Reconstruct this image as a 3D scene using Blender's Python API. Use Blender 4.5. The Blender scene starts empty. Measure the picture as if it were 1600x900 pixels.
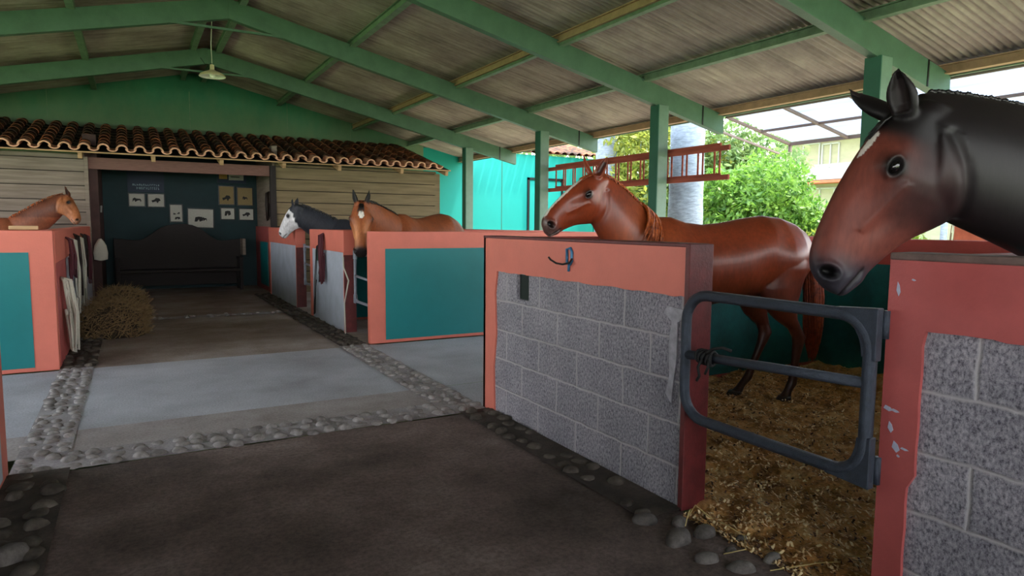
import bpy, bmesh, math, random
import numpy as np
from mathutils import Vector, Matrix, noise
random.seed(7); rng = np.random.default_rng(7)
SC = bpy.context.scene
COL = SC.collection
V = Vector
def R(d): return math.radians(d)

# ------------------------------------------------------------------ camera
F_PX = 1045.0; CAM_H = 1.4
yaw, pitch, roll = R(29.5), R(-5.4), R(0.5)
f0 = V((math.sin(yaw), math.cos(yaw), 0)); r0 = V((math.cos(yaw), -math.sin(yaw), 0))
fw = f0*math.cos(pitch) + V((0, 0, 1))*math.sin(pitch)
uu = r0.cross(fw); rr = r0*math.cos(roll) + uu*math.sin(roll); uu = rr.cross(fw)
cd = bpy.data.cameras.new('camera'); cam = bpy.data.objects.new('camera', cd); COL.objects.link(cam)
cam.matrix_world = Matrix(((rr.x, uu.x, -fw.x, 0), (rr.y, uu.y, -fw.y, 0), (rr.z, uu.z, -fw.z, CAM_H), (0, 0, 0, 1)))
cd.sensor_width = 36; cd.lens = 36*F_PX/1600; cd.clip_start = .05; cd.clip_end = 300
SC.camera = cam
# ------------------------------------------------------------------ world, sun, exposure
wd = bpy.data.worlds.new('sky'); SC.world = wd; wd.use_nodes = True
wn = wd.node_tree; wn.nodes.clear()
wo = wn.nodes.new('ShaderNodeOutputWorld'); wb = wn.nodes.new('ShaderNodeBackground')
wc = wn.nodes.new('ShaderNodeTexCoord'); wr = wn.nodes.new('ShaderNodeValToRGB'); wx = wn.nodes.new('ShaderNodeSeparateXYZ')
wn.links.new(wc.outputs['Generated'], wx.inputs[0]); wn.links.new(wx.outputs['Z'], wr.inputs[0])
wr.color_ramp.elements[0].position = 0.0; wr.color_ramp.elements[0].color = (1.0, .97, .92, 1)
wr.color_ramp.elements[1].position = .7; wr.color_ramp.elements[1].color = (.62, .78, 1.0, 1)
wn.links.new(wr.outputs[0], wb.inputs[0]); wb.inputs[1].default_value = 2.6
wn.links.new(wb.outputs[0], wo.inputs[0])
sl = bpy.data.lights.new('sun', 'SUN'); sun = bpy.data.objects.new('sun', sl); COL.objects.link(sun)
sl.energy = 4.5; sl.angle = R(1.5); sl.color = (1, .95, .86)
sun.rotation_euler = V((.26, -.10, .96)).to_track_quat('Z', 'Y').to_euler()
SC.view_settings.view_transform = 'Standard'; SC.view_settings.look = 'None'
SC.view_settings.exposure = 1.62; SC.view_settings.gamma = 1; SC.view_settings.use_curve_mapping = False
SC.cycles.max_bounces = 10; SC.cycles.diffuse_bounces = 6; SC.cycles.sample_clamp_indirect = 8

# ------------------------------------------------------------------ materials
def lin(c):
    return tuple(((x/255)/12.92 if x/255 <= .04045 else (((x/255)+.055)/1.055)**2.4) for x in c) + (1,)
def nmat(name):
    m = bpy.data.materials.new(name); m.use_nodes = True
    nt = m.node_tree; b = nt.nodes['Principled BSDF']
    return m, nt, b
def noise_node(nt, scale, detail=4, rough=.6, vec=None):
    n = nt.nodes.new('ShaderNodeTexNoise'); n.inputs['Scale'].default_value = scale
    n.inputs['Detail'].default_value = detail; n.inputs['Roughness'].default_value = rough
    if vec is not None: nt.links.new(vec, n.inputs['Vector'])
    return n
def ramp(nt, src, stops):
    r = nt.nodes.new('ShaderNodeValToRGB'); e = r.color_ramp.elements
    while len(e) < len(stops): e.new(.5)
    for k, (p, c) in enumerate(stops): e[k].position = p; e[k].color = c
    nt.links.new(src, r.inputs[0]); return r
def bump(nt, b, h, strength=.3, dist=.02):
    bp = nt.nodes.new('ShaderNodeBump'); bp.inputs['Strength'].default_value = strength; bp.inputs['Distance'].default_value = dist
    nt.links.new(h, bp.inputs['Height']); nt.links.new(bp.outputs[0], b.inputs['Normal']); return bp
def pos(nt): return nt.nodes.new('ShaderNodeNewGeometry').outputs['Position']
def mix(nt, fac, a, b, mode='MIX'):
    m = nt.nodes.new('ShaderNodeMix'); m.data_type = 'RGBA'; m.blend_type = mode
    if isinstance(fac, float): m.inputs[0].default_value = fac
    else: nt.links.new(fac, m.inputs[0])
    for i, x in ((6, a), (7, b)):
        if isinstance(x, tuple): m.inputs[i].default_value = x
        else: nt.links.new(x, m.inputs[i])
    return m.outputs[2]
def mapping(nt, src, scale=(1, 1, 1)):
    m = nt.nodes.new('ShaderNodeMapping'); m.inputs['Scale'].default_value = scale
    nt.links.new(src, m.inputs['Vector']); return m.outputs[0]
def paint(name, c, dark=.6, scale=3, rough=.6, bs=.25, fine=60, stops=(.35, .75), metal=0, aniso=(1, 1, 1)):
    """worn paint: base colour with blotchy dirt and a slight relief"""
    m, nt, b = nmat(name); p = mapping(nt, pos(nt), aniso)
    n = noise_node(nt, scale, 6, .65, p)
    c = lin(c); d = (c[0]*dark, c[1]*dark, c[2]*dark, 1)
    r = ramp(nt, n.outputs[0], [(stops[0], d), (stops[1], c)])
    nt.links.new(r.outputs[0], b.inputs['Base Color']); b.inputs['Roughness'].default_value = rough; b.inputs['Metallic'].default_value = metal
    n2 = noise_node(nt, fine, 5, .7, pos(nt)); bump(nt, b, n2.outputs[0], bs, .01)
    return m
def plain(name, c, rough=.6, metal=0, **k):
    m, nt, b = nmat(name)
    n = noise_node(nt, 25, 3); cc = lin(c)
    r = ramp(nt, n.outputs[0], [(.3, (cc[0]*.8, cc[1]*.8, cc[2]*.8, 1)), (.7, cc)])
    nt.links.new(r.outputs[0], b.inputs['Base Color'])
    b.inputs['Roughness'].default_value = rough; b.inputs['Metallic'].default_value = metal
    for kk, v in k.items(): b.inputs[kk].default_value = v
    return m
M = {}
M['beam'] = paint('green_beam_paint', (82, 116, 94), .72, 5, .5)
M['post'] = paint('green_post_paint', (108, 138, 120), .75, 5, .5)
M['purlin'] = paint('green_purlin_paint', (120, 146, 120), .6, 8, .6)
M['rust'] = paint('bare_primer_steel', (186, 150, 118), .7, 10, .7)
M['gable'] = paint('gable_green', (48, 108, 86), .68, .9, .6)
M['turq'] = paint('turquoise_render', (0, 150, 138), .93, 1.2, .7, .1)
M['salmon'] = paint('salmon_paint', (220, 120, 102), .86, 3, .55)
M['salmon2'] = paint('rose_paint', (180, 86, 84), .8, 5, .5)
M['maroon'] = paint('worn_shaded_maroon_paint', (112, 40, 42), .5, 12, .5)  # worn red; the shade on the near wall end is put into it
M['teal'] = paint('teal_paint', (0, 124, 128), .85, 2, .5, .12)
M['frame_black'] = plain('black_frame', (16, 16, 18), .4)
M['steel'] = paint('grey_gate_steel', (66, 74, 88), .6, 30, .38, .5, 220, metal=.35)
M['rope_white'] = plain('white_rope', (206, 202, 188), .9)
M['rope_black'] = plain('black_rope', (12, 12, 14), .8)
M['rope_red'] = plain('dark_red_halter_webbing', (92, 40, 52), .8)
M['leather'] = plain('dark_leather', (38, 26, 24), .5)
M['hook'] = plain('blue_hook_metal', (60, 118, 160), .4, .3)
M['terra'] = None
M['white'] = plain('white_paint', (176, 178, 174), .6)
M['cream'] = plain('cream_render', (158, 154, 128), .8)
M['glassy'] = plain('window_glass', (66, 84, 96), .25)
M['darkwin'] = plain('curtained_glass', (84, 82, 84), .3)
M['paper'] = plain('photo_paper', (196, 196, 186), .7)
M['sepia'] = plain('sepia_paper', (150, 130, 88), .7)
M['ink'] = plain('dark_ink', (24, 26, 28), .7)
M['navy'] = plain('navy_sign_board', (16, 40, 66), .6)
M['lettering'] = plain('pale_blue_lettering', (150, 180, 190), .6)
M['lamp'] = plain('cream_enamel', (232, 214, 176), .35)
M['lampin'] = plain('white_enamel', (250, 246, 235), .3)
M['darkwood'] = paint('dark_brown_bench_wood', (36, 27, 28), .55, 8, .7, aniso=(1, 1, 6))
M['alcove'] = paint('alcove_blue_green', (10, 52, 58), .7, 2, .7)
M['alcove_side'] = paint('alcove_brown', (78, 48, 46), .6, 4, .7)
M['lintel'] = paint('reddish_lintel_board', (130, 92, 84), .7, 8, .7, aniso=(1, 8, 8))
M['hoof'] = plain('horn', (52, 42, 38), .45)
M['straw'] = plain('straw', (182, 160, 104), .8)
M['redwall'] = paint('orange_brick', (206, 106, 76), .7, 6, .8)
M['dirt'] = paint('garden_soil', (176, 166, 138), .7, 1.5, .9)

def mat_gable():
    m, nt, b = nmat('dusty_gable_green'); p = pos(nt); s = nt.nodes.new('ShaderNodeSeparateXYZ'); nt.links.new(p, s.inputs[0])
    n = noise_node(nt, .8, 5, .6, p); r = ramp(nt, n.outputs[0], [(.3, lin((34, 96, 72))), (.7, lin((52, 128, 100)))])
    n2 = noise_node(nt, 2.2, 5, .7, mapping(nt, p, (1, 1, .5))); mm = nt.nodes.new('ShaderNodeMath'); mm.operation = 'MULTIPLY_ADD'; mm.inputs[1].default_value = 1.3
    nt.links.new(n2.outputs[0], mm.inputs[0]); nt.links.new(s.outputs[2], mm.inputs[2])
    mr = nt.nodes.new('ShaderNodeMapRange'); mr.inputs[1].default_value = 3.7; mr.inputs[2].default_value = 4.9; mr.inputs[3].default_value = .75; mr.inputs[4].default_value = 0
    nt.links.new(mm.outputs[0], mr.inputs[0]); nt.links.new(mix(nt, mr.outputs[0], r.outputs[0], lin((122, 136, 104))), b.inputs['Base Color']); b.inputs['Roughness'].default_value = .7
    return m
M['gable_wall'] = mat_gable()
def mat_wood(name, c1, c2):
    m, nt, b = nmat(name); p = pos(nt)
    n = noise_node(nt, 3, 6, .6, mapping(nt, p, (.5, .5, 7)))
    sx = nt.nodes.new('ShaderNodeSeparateXYZ'); nt.links.new(p, sx.inputs[0])
    r = ramp(nt, n.outputs[0], [(.3, lin(c1)), (.7, lin(c2))])
    nt.links.new(r.outputs[0], b.inputs['Base Color']); b.inputs['Roughness'].default_value = .75
    bump(nt, b, n.outputs[0], .4, .01); return m
M['plank'] = mat_wood('weathered_plank', (108, 94, 68), (138, 122, 92))
M['plank2'] = mat_wood('weathered_plank_greyer', (114, 100, 90), (146, 134, 122))
M['ladder'] = mat_wood('red_brown_ladder_wood', (120, 50, 38), (172, 86, 66))
M['rafter_tail'] = mat_wood('light_rafter_wood', (150, 116, 80), (206, 170, 130))

def mat_block():
    m, nt, b = nmat('grey_concrete_block'); p = pos(nt)
    s = nt.nodes.new('ShaderNodeSeparateXYZ'); nt.links.new(p, s.inputs[0])
    c = nt.nodes.new('ShaderNodeCombineXYZ'); nt.links.new(s.outputs[1], c.inputs[0]); nt.links.new(s.outputs[2], c.inputs[1])
    wob = noise_node(nt, 9, 3, .5, p)
    add = nt.nodes.new('ShaderNodeVectorMath'); add.operation = 'MULTIPLY_ADD'
    nt.links.new(wob.outputs['Color'], add.inputs[0]); add.inputs[1].default_value = (.02, .02, 0); nt.links.new(c.outputs[0], add.inputs[2])
    br = nt.nodes.new('ShaderNodeTexBrick'); nt.links.new(add.outputs[0], br.inputs['Vector'])
    br.inputs['Scale'].default_value = 1; br.inputs['Brick Width'].default_value = .44; br.inputs['Row Height'].default_value = .215
    br.inputs['Mortar Size'].default_value = .012; br.inputs['Mortar Smooth'].default_value = 1; br.offset = .5
    n = noise_node(nt, 85, 6, .8, mapping(nt, p, (1, 1, .7))); n2 = noise_node(nt, 3, 4, .6, p)
    r = ramp(nt, n.outputs[0], [(.36, lin((84, 82, 94))), (.50, lin((168, 165, 178))), (.68, lin((222, 218, 228)))])
    r2 = ramp(nt, n2.outputs[0], [(.3, (.72, .72, .72, 1)), (.7, (1.05, 1.03, 1, 1))])
    base = mix(nt, 1.0, r.outputs[0], r2.outputs[0], 'MULTIPLY')
    col = mix(nt, br.outputs['Fac'], base, lin((202, 198, 202)))
    nt.links.new(col, b.inputs['Base Color']); b.inputs['Roughness'].default_value = .95
    mm = nt.nodes.new('ShaderNodeMath'); mm.operation = 'MULTIPLY_ADD'; mm.inputs[1].default_value = -.9
    nt.links.new(br.outputs['Fac'], mm.inputs[0]); nt.links.new(n.outputs[0], mm.inputs[2])
    bump(nt, b, mm.outputs[0], .9, .014); return m
M['block'] = mat_block()
M['limewash'] = paint('pale_grey_limewash', (186, 194, 208), .78, 4, .8, .5, 40)

def mat_concrete(name, c1, c2, c3, fine=90, bs=.6, big=.9, bd=.012, lo=.55):
    m, nt, b = nmat(name); p = pos(nt)
    n = noise_node(nt, big, 6, .6, p); n2 = noise_node(nt, fine, 6, .8, p)
    a = ramp(nt, n.outputs[0], [(.3, lin(c1)), (.5, lin(c2)), (.7, lin(c3))])
    g = ramp(nt, n2.outputs[0], [(.3, (lo, lo, lo, 1)), (.6, (1.05, 1.05, 1.05, 1))])
    nt.links.new(mix(nt, 1.0, a.outputs[0], g.outputs[0], 'MULTIPLY'), b.inputs['Base Color'])
    b.inputs['Roughness'].default_value = .9; bump(nt, b, n2.outputs[0], bs, bd); return m
M['floor_near'] = mat_concrete('coarse_dirty_concrete', (84, 70, 62), (134, 114, 106), (172, 152, 144), 38, 1.0, 1.3, .035, .45)
M['floor_mid'] = mat_concrete('pale_grey_concrete', (160, 160, 166), (182, 184, 192), (200, 202, 210), 70, .4, 1.1)
M['floor_edge'] = mat_concrete('brownish_pale_concrete', (142, 132, 128), (166, 158, 156), (182, 176, 176), 60, .6, 2)
M['floor_far'] = mat_concrete('dusty_concrete', (124, 108, 98), (156, 142, 132), (184, 174, 170), 60, .5, 1.1)
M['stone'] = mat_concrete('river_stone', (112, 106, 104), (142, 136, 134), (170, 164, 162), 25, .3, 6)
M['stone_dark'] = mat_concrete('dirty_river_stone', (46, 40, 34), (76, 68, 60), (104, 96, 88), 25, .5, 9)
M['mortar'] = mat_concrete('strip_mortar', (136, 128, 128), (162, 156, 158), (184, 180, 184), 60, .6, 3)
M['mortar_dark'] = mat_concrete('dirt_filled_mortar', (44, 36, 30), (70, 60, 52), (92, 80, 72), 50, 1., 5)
M['bedding'] = mat_concrete('wood_shaving_bedding', (138, 90, 48), (236, 180, 108), (255, 222, 160), 55, .9, 8, .02, .7)

def mat_roof():
    m, nt, b = nmat('weathered_corrugated_sheet'); p = pos(nt)
    n = noise_node(nt, 1.2, 6, .65, p); n2 = noise_node(nt, 2.5, 4, .6, mapping(nt, p, (.4, 9, .4)))
    a = ramp(nt, n.outputs[0], [(.3, lin((122, 106, 104))), (.55, lin((160, 146, 138))), (.75, lin((188, 174, 162)))])
    g = ramp(nt, n2.outputs[0], [(.32, (.5, .47, .45, 1)), (.55, (1, 1, 1, 1))])
    nt.links.new(mix(nt, .75, a.outputs[0], g.outputs[0], 'MULTIPLY'), b.inputs['Base Color'])
    b.inputs['Roughness'].default_value = .6; b.inputs['Metallic'].default_value = .0
    bump(nt, b, n.outputs[0], .2, .01); return m
M['sheet'] = mat_roof()
def mat_tile(name='old_clay_tile', k=1):
    m, nt, b = nmat(name); p = pos(nt)
    n = noise_node(nt, 7, 6, .7, p); n2 = noise_node(nt, 2.2, 5, .6, p)
    a = ramp(nt, n.outputs[0], [(.28, lin((52, 42, 30))), (.48, lin((128, 88, 56))), (.7, lin((196, 136, 96)))])
    g = ramp(nt, n2.outputs[0], [(.4, lin((120, 112, 80))), (.6, lin((240, 200, 170)))])
    c = mix(nt, 1.0, a.outputs[0], g.outputs[0], 'MULTIPLY')
    nt.links.new(c, b.inputs['Base Color']); b.inputs['Roughness'].default_value = .85
    bump(nt, b, n.outputs[0], .6, .02); return m
M['tile'] = mat_tile()
M['tile_lip'] = paint('cleaner_clay_tile', (244, 186, 154), .7, 14, .8, .5)
M['tile_channel'] = mat_concrete('dark_channel_tile', (30, 26, 18), (52, 44, 30), (84, 66, 44), 30, .6, 5)  # channel tiles between the covers, darker brown than the cover tiles
def mat_leaf(name, c1, c2, trans=.5):
    m, nt, b = nmat(name)
    n = noise_node(nt, 4, 3, .6, pos(nt))
    r = ramp(nt, n.outputs[0], [(.35, lin(c1)), (.65, lin(c2))])
    nt.links.new(r.outputs[0], b.inputs['Base Color']); b.inputs['Roughness'].default_value = .5
    t = nt.nodes.new('ShaderNodeBsdfTranslucent'); nt.links.new(r.outputs[0], t.inputs[0])
    mx = nt.nodes.new('ShaderNodeMixShader'); mx.inputs[0].default_value = trans
    nt.links.new(b.outputs[0], mx.inputs[1]); nt.links.new(t.outputs[0], mx.inputs[2])
    nt.links.new(mx.outputs[0], nt.nodes['Material Output'].inputs[0]); return m
M['leaf'] = mat_leaf('bright_leaf', (56, 104, 30), (132, 168, 70))
M['leaf_yellow'] = mat_leaf('yellow_green_leaf', (96, 116, 34), (170, 172, 78))
M['leaf_pale'] = mat_leaf('pale_leaf', (84, 118, 62), (140, 160, 98))
M['bark'] = paint('pale_palm_bark', (156, 168, 182), .5, 9, .8, .4, 30, aniso=(1, 1, 4))
M['bark_brown'] = paint('fibrous_brown_bark', (184, 160, 138), .55, 6, .9, .6, 40, aniso=(5, 5, .5))
M['branch'] = plain('bare_pale_branch', (206, 196, 170), .8)
M['grass'] = mat_concrete('lawn', (96, 128, 62), (128, 156, 84), (170, 180, 118), 40, .8, .6)
M['canopy_bar'] = plain('brown_canopy_bar', (128, 108, 100), .6)
def mat_pane():
    m, nt, b = nmat('milky_polycarbonate')
    b.inputs['Base Color'].default_value = (.4, .43, .48, 1); b.inputs['Roughness'].default_value = .3
    t = nt.nodes.new('ShaderNodeBsdfTranslucent'); t.inputs[0].default_value = (.5, .54, .6, 1)
    mx = nt.nodes.new('ShaderNodeMixShader'); mx.inputs[0].default_value = .75
    n = noise_node(nt, 6, 3); mt = ramp(nt, n.outputs[0], [(.3, (.36, .40, .47, 1)), (.7, (.50, .53, .58, 1))]); nt.links.new(mt.outputs[0], t.inputs[0])
    nt.links.new(b.outputs[0], mx.inputs[1]); nt.links.new(t.outputs[0], mx.inputs[2])
    nt.links.new(mx.outputs[0], nt.nodes['Material Output'].inputs[0]); return m
M['pane'] = mat_pane()

def mat_coat(name, rough=.42, streak=.25, spec=.55):
    """short hair: colour from the coat's own markings, streaky sheen"""
    m, nt, b = nmat(name)
    at = nt.nodes.new('ShaderNodeVertexColor'); at.layer_name = 'coat'
    tc = nt.nodes.new('ShaderNodeTexCoord')
    n = noise_node(nt, 55, 4, .6, mapping(nt, tc.outputs['Object'], (1, 1, .3)))
    g = ramp(nt, n.outputs[0], [(.3, (1-streak, 1-streak, 1-streak, 1)), (.7, (1+streak*.4,)*3 + (1,))])
    n3 = noise_node(nt, 5, 3, .6, tc.outputs['Object'])
    g3 = ramp(nt, n3.outputs[0], [(.3, (.72, .72, .72, 1)), (.7, (1.15, 1.15, 1.15, 1))])
    c = mix(nt, 1.0, at.outputs[0], g.outputs[0], 'MULTIPLY'); c = mix(nt, 1.0, c, g3.outputs[0], 'MULTIPLY')
    nt.links.new(c, b.inputs['Base Color']); b.inputs['Roughness'].default_value = rough
    b.inputs['Specular IOR Level'].default_value = spec
    bump(nt, b, n.outputs[0], .12, .004); return m
M['coat'] = mat_coat('horse_coat', .36)
M['coat_matt'] = mat_coat('dark_horse_coat', .5, spec=.28)
M['eye'] = plain('dark_eye', (10, 8, 8), .06)
def hair(name, c1, c2):
    m, nt, b = nmat(name); n = noise_node(nt, 30, 3, .6, pos(nt))
    r = ramp(nt, n.outputs[0], [(.35, lin(c1)), (.65, lin(c2))]); nt.links.new(r.outputs[0], b.inputs['Base Color'])
    b.inputs['Roughness'].default_value = .4; return m
M['hair_black'] = hair('black_hair', (10, 9, 10), (28, 24, 24))
M['hair_chestnut'] = hair('chestnut_hair', (112, 46, 16), (190, 98, 42))
M['hair_tail'] = hair('tail_hair', (96, 34, 14), (150, 66, 32))
M['hair_grey'] = hair('grey_hair', (40, 42, 48), (76, 80, 88))

# ------------------------------------------------------------------ mesh helpers
class MB:
    def __init__(s): s.v = []; s.f = []; s.m = []
    def add(s, vs, fs, mi=0):
        o = len(s.v); s.v += [tuple(x) for x in vs]; s.f += [tuple(i+o for i in f) for f in fs]; s.m += [mi]*len(fs); return s
    def box(s, a, b, mi=0):
        (x0, y0, z0), (x1, y1, z1) = a, b
        vs = [(x0,y0,z0),(x1,y0,z0),(x1,y1,z0),(x0,y1,z0),(x0,y0,z1),(x1,y0,z1),(x1,y1,z1),(x0,y1,z1)]
        return s.add(vs, [(0,3,2,1),(4,5,6,7),(0,1,5,4),(1,2,6,5),(2,3,7,6),(3,0,4,7)], mi)
    def bar(s, p, q, w, h, up=(0, 0, 1), mi=0):
        """rectangular bar from p to q, w sideways, h along up"""
        p, q = V(p), V(q); d = (q-p).normalized(); sd = d.cross(V(up)).normalized(); u = sd.cross(d)
        vs = [e + sd*a*w/2 + u*b*h/2 for e in (p, q) for a, b in ((-1,-1),(1,-1),(1,1),(-1,1))]
        return s.add(vs, [(3,2,1,0),(4,5,6,7),(0,1,5,4),(1,2,6,5),(2,3,7,6),(3,0,4,7)], mi)
    def tube(s, pts, r, n=8, mi=0, closed=False, r2=None):
        pts = [V(p) for p in pts]; k = len(pts)
        rs = r if isinstance(r, (list, tuple)) else [r]*k
        vs = []; up = V((0, 0, 1)); prev = None
        for i, p in enumerate(pts):
            if closed: t = pts[(i+1) % k] - pts[i-1]
            else: t = pts[min(i+1, k-1)] - pts[max(i-1, 0)]
            t.normalize()
            if prev is None:
                a = t.cross(up)
                if a.length < .1: a = t.cross(V((1, 0, 0)))
            else: a = prev - t*prev.dot(t)
            a.normalize(); prev = a; b = t.cross(a)
            for j in range(n):
                an = 2*math.pi*j/n; vs.append(p + (a*math.cos(an) + b*math.sin(an))*rs[i])
        fs = []
        for i in range(k if closed else k-1):
            i2 = (i+1) % k
            for j in range(n):
                fs.append((i*n+j, i*n+(j+1) % n, i2*n+(j+1) % n, i2*n+j))
        if not closed:
            fs.append(tuple(range(n))[::-1]); fs.append(tuple((k-1)*n+j for j in range(n)))
        return s.add(vs, fs, mi)
    def rings(s, rg, mi=0, caps=True):
        n = len(rg[0]); vs = [p for r in rg for p in r]; fs = []
        for i in range(len(rg)-1):
            for j in range(n): fs.append((i*n+j, i*n+(j+1) % n, (i+1)*n+(j+1) % n, (i+1)*n+j))
        if caps: fs.append(tuple(range(n))[::-1]); fs.append(tuple((len(rg)-1)*n+j for j in range(n)))
        return s.add(vs, fs, mi)
    def prism(s, poly, axis, a, b, mi=0):
        """poly of 2-D points extruded along axis (0 x, 1 y, 2 z) from a to b"""
        def P(p, t):
            q = list(p); q.insert(axis, t); return tuple(q)
        n = len(poly); vs = [P(p, a) for p in poly] + [P(p, b) for p in poly]
        fs = [tuple(range(n))[::-1], tuple(range(n, 2*n))] + [(i, (i+1) % n, n+(i+1) % n, n+i) for i in range(n)]
        return s.add(vs, fs, mi)
    def build(s, name, mats, parent=None, smooth=False, bevel=0, off=None):
        me = bpy.data.meshes.new(name)
        vs = s.v if off is None else [(x-off[0], y-off[1], z-off[2]) for x, y, z in s.v]
        me.from_pydata(vs, [], s.f)
        if not isinstance(mats, (list, tuple)): mats = [mats]
        for m in mats: me.materials.append(m)
        if len(mats) > 1: me.polygons.foreach_set('material_index', s.m)
        bm = bmesh.new(); bm.from_mesh(me); bmesh.ops.recalc_face_normals(bm, faces=bm.faces); bm.to_mesh(me); bm.free()
        if smooth: me.polygons.foreach_set('use_smooth', [True]*len(me.polygons))
        o = bpy.data.objects.new(name, me); COL.objects.link(o)
        if parent is not None:
            o.parent = parent
            if off is None: o.matrix_parent_inverse = Matrix.Translation(parent.location).inverted()
        elif off is not None: o.location = off
        if bevel:
            md = o.modifiers.new('bevel', 'BEVEL'); md.width = bevel; md.segments = 2; md.limit_method = 'ANGLE'
        return o
def tag(o, label=None, cat=None, group=None, kind=None):
    if label: o['label'] = label
    if cat: o['category'] = cat
    if group: o['group'] = group
    if kind: o['kind'] = kind
    return o
def thing(name, label, cat, loc=(0, 0, 0), group=None):
    o = bpy.data.objects.new(name, None); COL.objects.link(o); o.location = loc; o.empty_display_size = .1
    return tag(o, label, cat, group)
def struct(o): o['kind'] = 'structure'; return o

# ------------------------------------------------------------------ layout numbers (metres; y runs down the aisle, x to the right)
XR, XL = 2.31, -.65          # aisle faces of the stall walls
XO, XOL = 6.35, -3.85        # outer walls and posts
YG = 16.0                    # gable wall
RX, SL = 1.25, .228          # ridge, roof slope
def zroof(x, z0=4.44): return z0 - SL*abs(x-RX)
WT = 1.31                    # stall wall height

# ------------------------------------------------------------------ floors
def grid_floor(name, x0, x1, y0, y1, mat, z=0, step=.25, amp=.0, bottom=-.12):
    nx = max(1, int((x1-x0)/step)); ny = max(1, int((y1-y0)/step)); b = MB(); vs = []
    for j in range(ny+1):
        for i in range(nx+1):
            x = x0+(x1-x0)*i/nx; y = y0+(y1-y0)*j/ny
            vs.append((x, y, z + amp*noise.noise(V((x*1.3, y*1.3, 3)))))
    fs = [(j*(nx+1)+i, j*(nx+1)+i+1, (j+1)*(nx+1)+i+1, (j+1)*(nx+1)+i) for j in range(ny) for i in range(nx)]
    b.add(vs, fs); 
    o = b.build(name, mat, smooth=True); o.data.update(); return struct(o)
g = grid_floor('floor', -60, 70, -40, 90, M['grass'], -.14, 10)
grid_floor('floor.001', XL, XR, -6, 4.42, M['floor_near'], 0, .1, .012)
grid_floor('floor.002', -4.2, XR, 4.74, 5.25, M['floor_edge'], 0, .25)
grid_floor('floor.003', -4.2, 6.6, 5.25, 7.45, M['floor_mid'], 0, .25)
grid_floor('floor.004', XR, 6.6, 4.5, 5.25, M['floor_mid'], -.002, .25)
grid_floor('floor.005', XL, XR+.1, 7.45, 16, M['floor_far'], 0, .2, .01)
grid_floor('floor.006', XOL, XL, 7.6, 13.9, M['floor_far'], .01, .2, .02)
grid_floor('floor.007', XR, XO, 7.6, 13.9, M['floor_far'], .01, .2, .02)
grid_floor('floor.008', -4.5, XL, -6, 4.5, M['floor_far'], -.004, .3, .0)
grid_floor('floor.009', XR-.02, XO, -6, 1.1, M['floor_far'], .0, .3, .02)
grid_floor('floor.010', 6.6, 12, -6, 15.9, M['dirt'], -.06, .5, .05)

def cobbles(name, x0, x1, y0, y1, size, mats, z=.0, dens=1.0, seed=1):
    """strip of river cobbles set flush in mortar: one structural paving strip"""
    rs = random.Random(seed); b = MB()
    b.add([(x0, y0, z), (x1, y0, z), (x1, y1, z), (x0, y1, z)], [(0, 1, 2, 3)], 1)
    nx = max(1, round((x1-x0)/size)); ny = max(1, round((y1-y0)/size))
    for j in range(ny):
        for i in range(nx):
            if rs.random() > dens: continue
            cx = x0+(i+.5)*(x1-x0)/nx + rs.uniform(-.2, .2)*size; cy = y0+(j+.5)*(y1-y0)/ny + rs.uniform(-.2, .2)*size
            a = size*rs.uniform(.34, .5); c = size*rs.uniform(.26, .42); h = size*rs.uniform(.10, .26); rot = rs.uniform(0, 3.14)
            vs = []; 
            for k, (rr_, hh) in enumerate(((1, -.3), (.97, .1), (.82, .55), (.5, .88), (.0, 1))):
                if rr_ == 0: vs.append((cx, cy, z+h)); continue
                for t in range(9):
                    an = 2*math.pi*t/9; ir = 1 + .12*math.sin(3*an+cx*40)
                    px = a*rr_*math.cos(an)*ir; py = c*rr_*math.sin(an)*ir
                    vs.append((cx+px*math.cos(rot)-py*math.sin(rot), cy+px*math.sin(rot)+py*math.cos(rot), z+h*hh))
            fs = [(r_*9+t, r_*9+(t+1) % 9, (r_+1)*9+(t+1) % 9, (r_+1)*9+t) for r_ in range(3) for t in range(9)] + [(27+t, 27+(t+1) % 9, 36) for t in range(9)]
            b.add(vs, fs, 0)
    return struct(b.build(name, mats, smooth=True))
cobbles('trim_1', XL, XR, 4.42, 4.76, .115, [M['stone'], M['mortar']], .002, .9, 1)
cobbles('trim_2', XL-.0, -.38, 4.76, 7.5, .10, [M['stone'], M['mortar']], .004, .95, 2)
cobbles('trim_3', 1.98, XR, 4.76, 7.5, .10, [M['stone'], M['mortar']], .004, .95, 3)
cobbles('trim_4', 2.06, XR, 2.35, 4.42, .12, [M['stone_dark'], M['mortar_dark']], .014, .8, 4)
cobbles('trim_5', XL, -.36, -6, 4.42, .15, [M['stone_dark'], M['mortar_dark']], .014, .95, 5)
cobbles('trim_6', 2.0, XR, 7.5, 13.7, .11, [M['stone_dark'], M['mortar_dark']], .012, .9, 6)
cobbles('trim_7', XL, 2.0, 10.7, 10.95, .11, [M['stone'], M['mortar']], .012, .6, 7)
cobbles('trim_8', XL, -.36, 7.5, 13.7, .11, [M['stone_dark'], M['mortar_dark']], .012, .9, 8)

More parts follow.
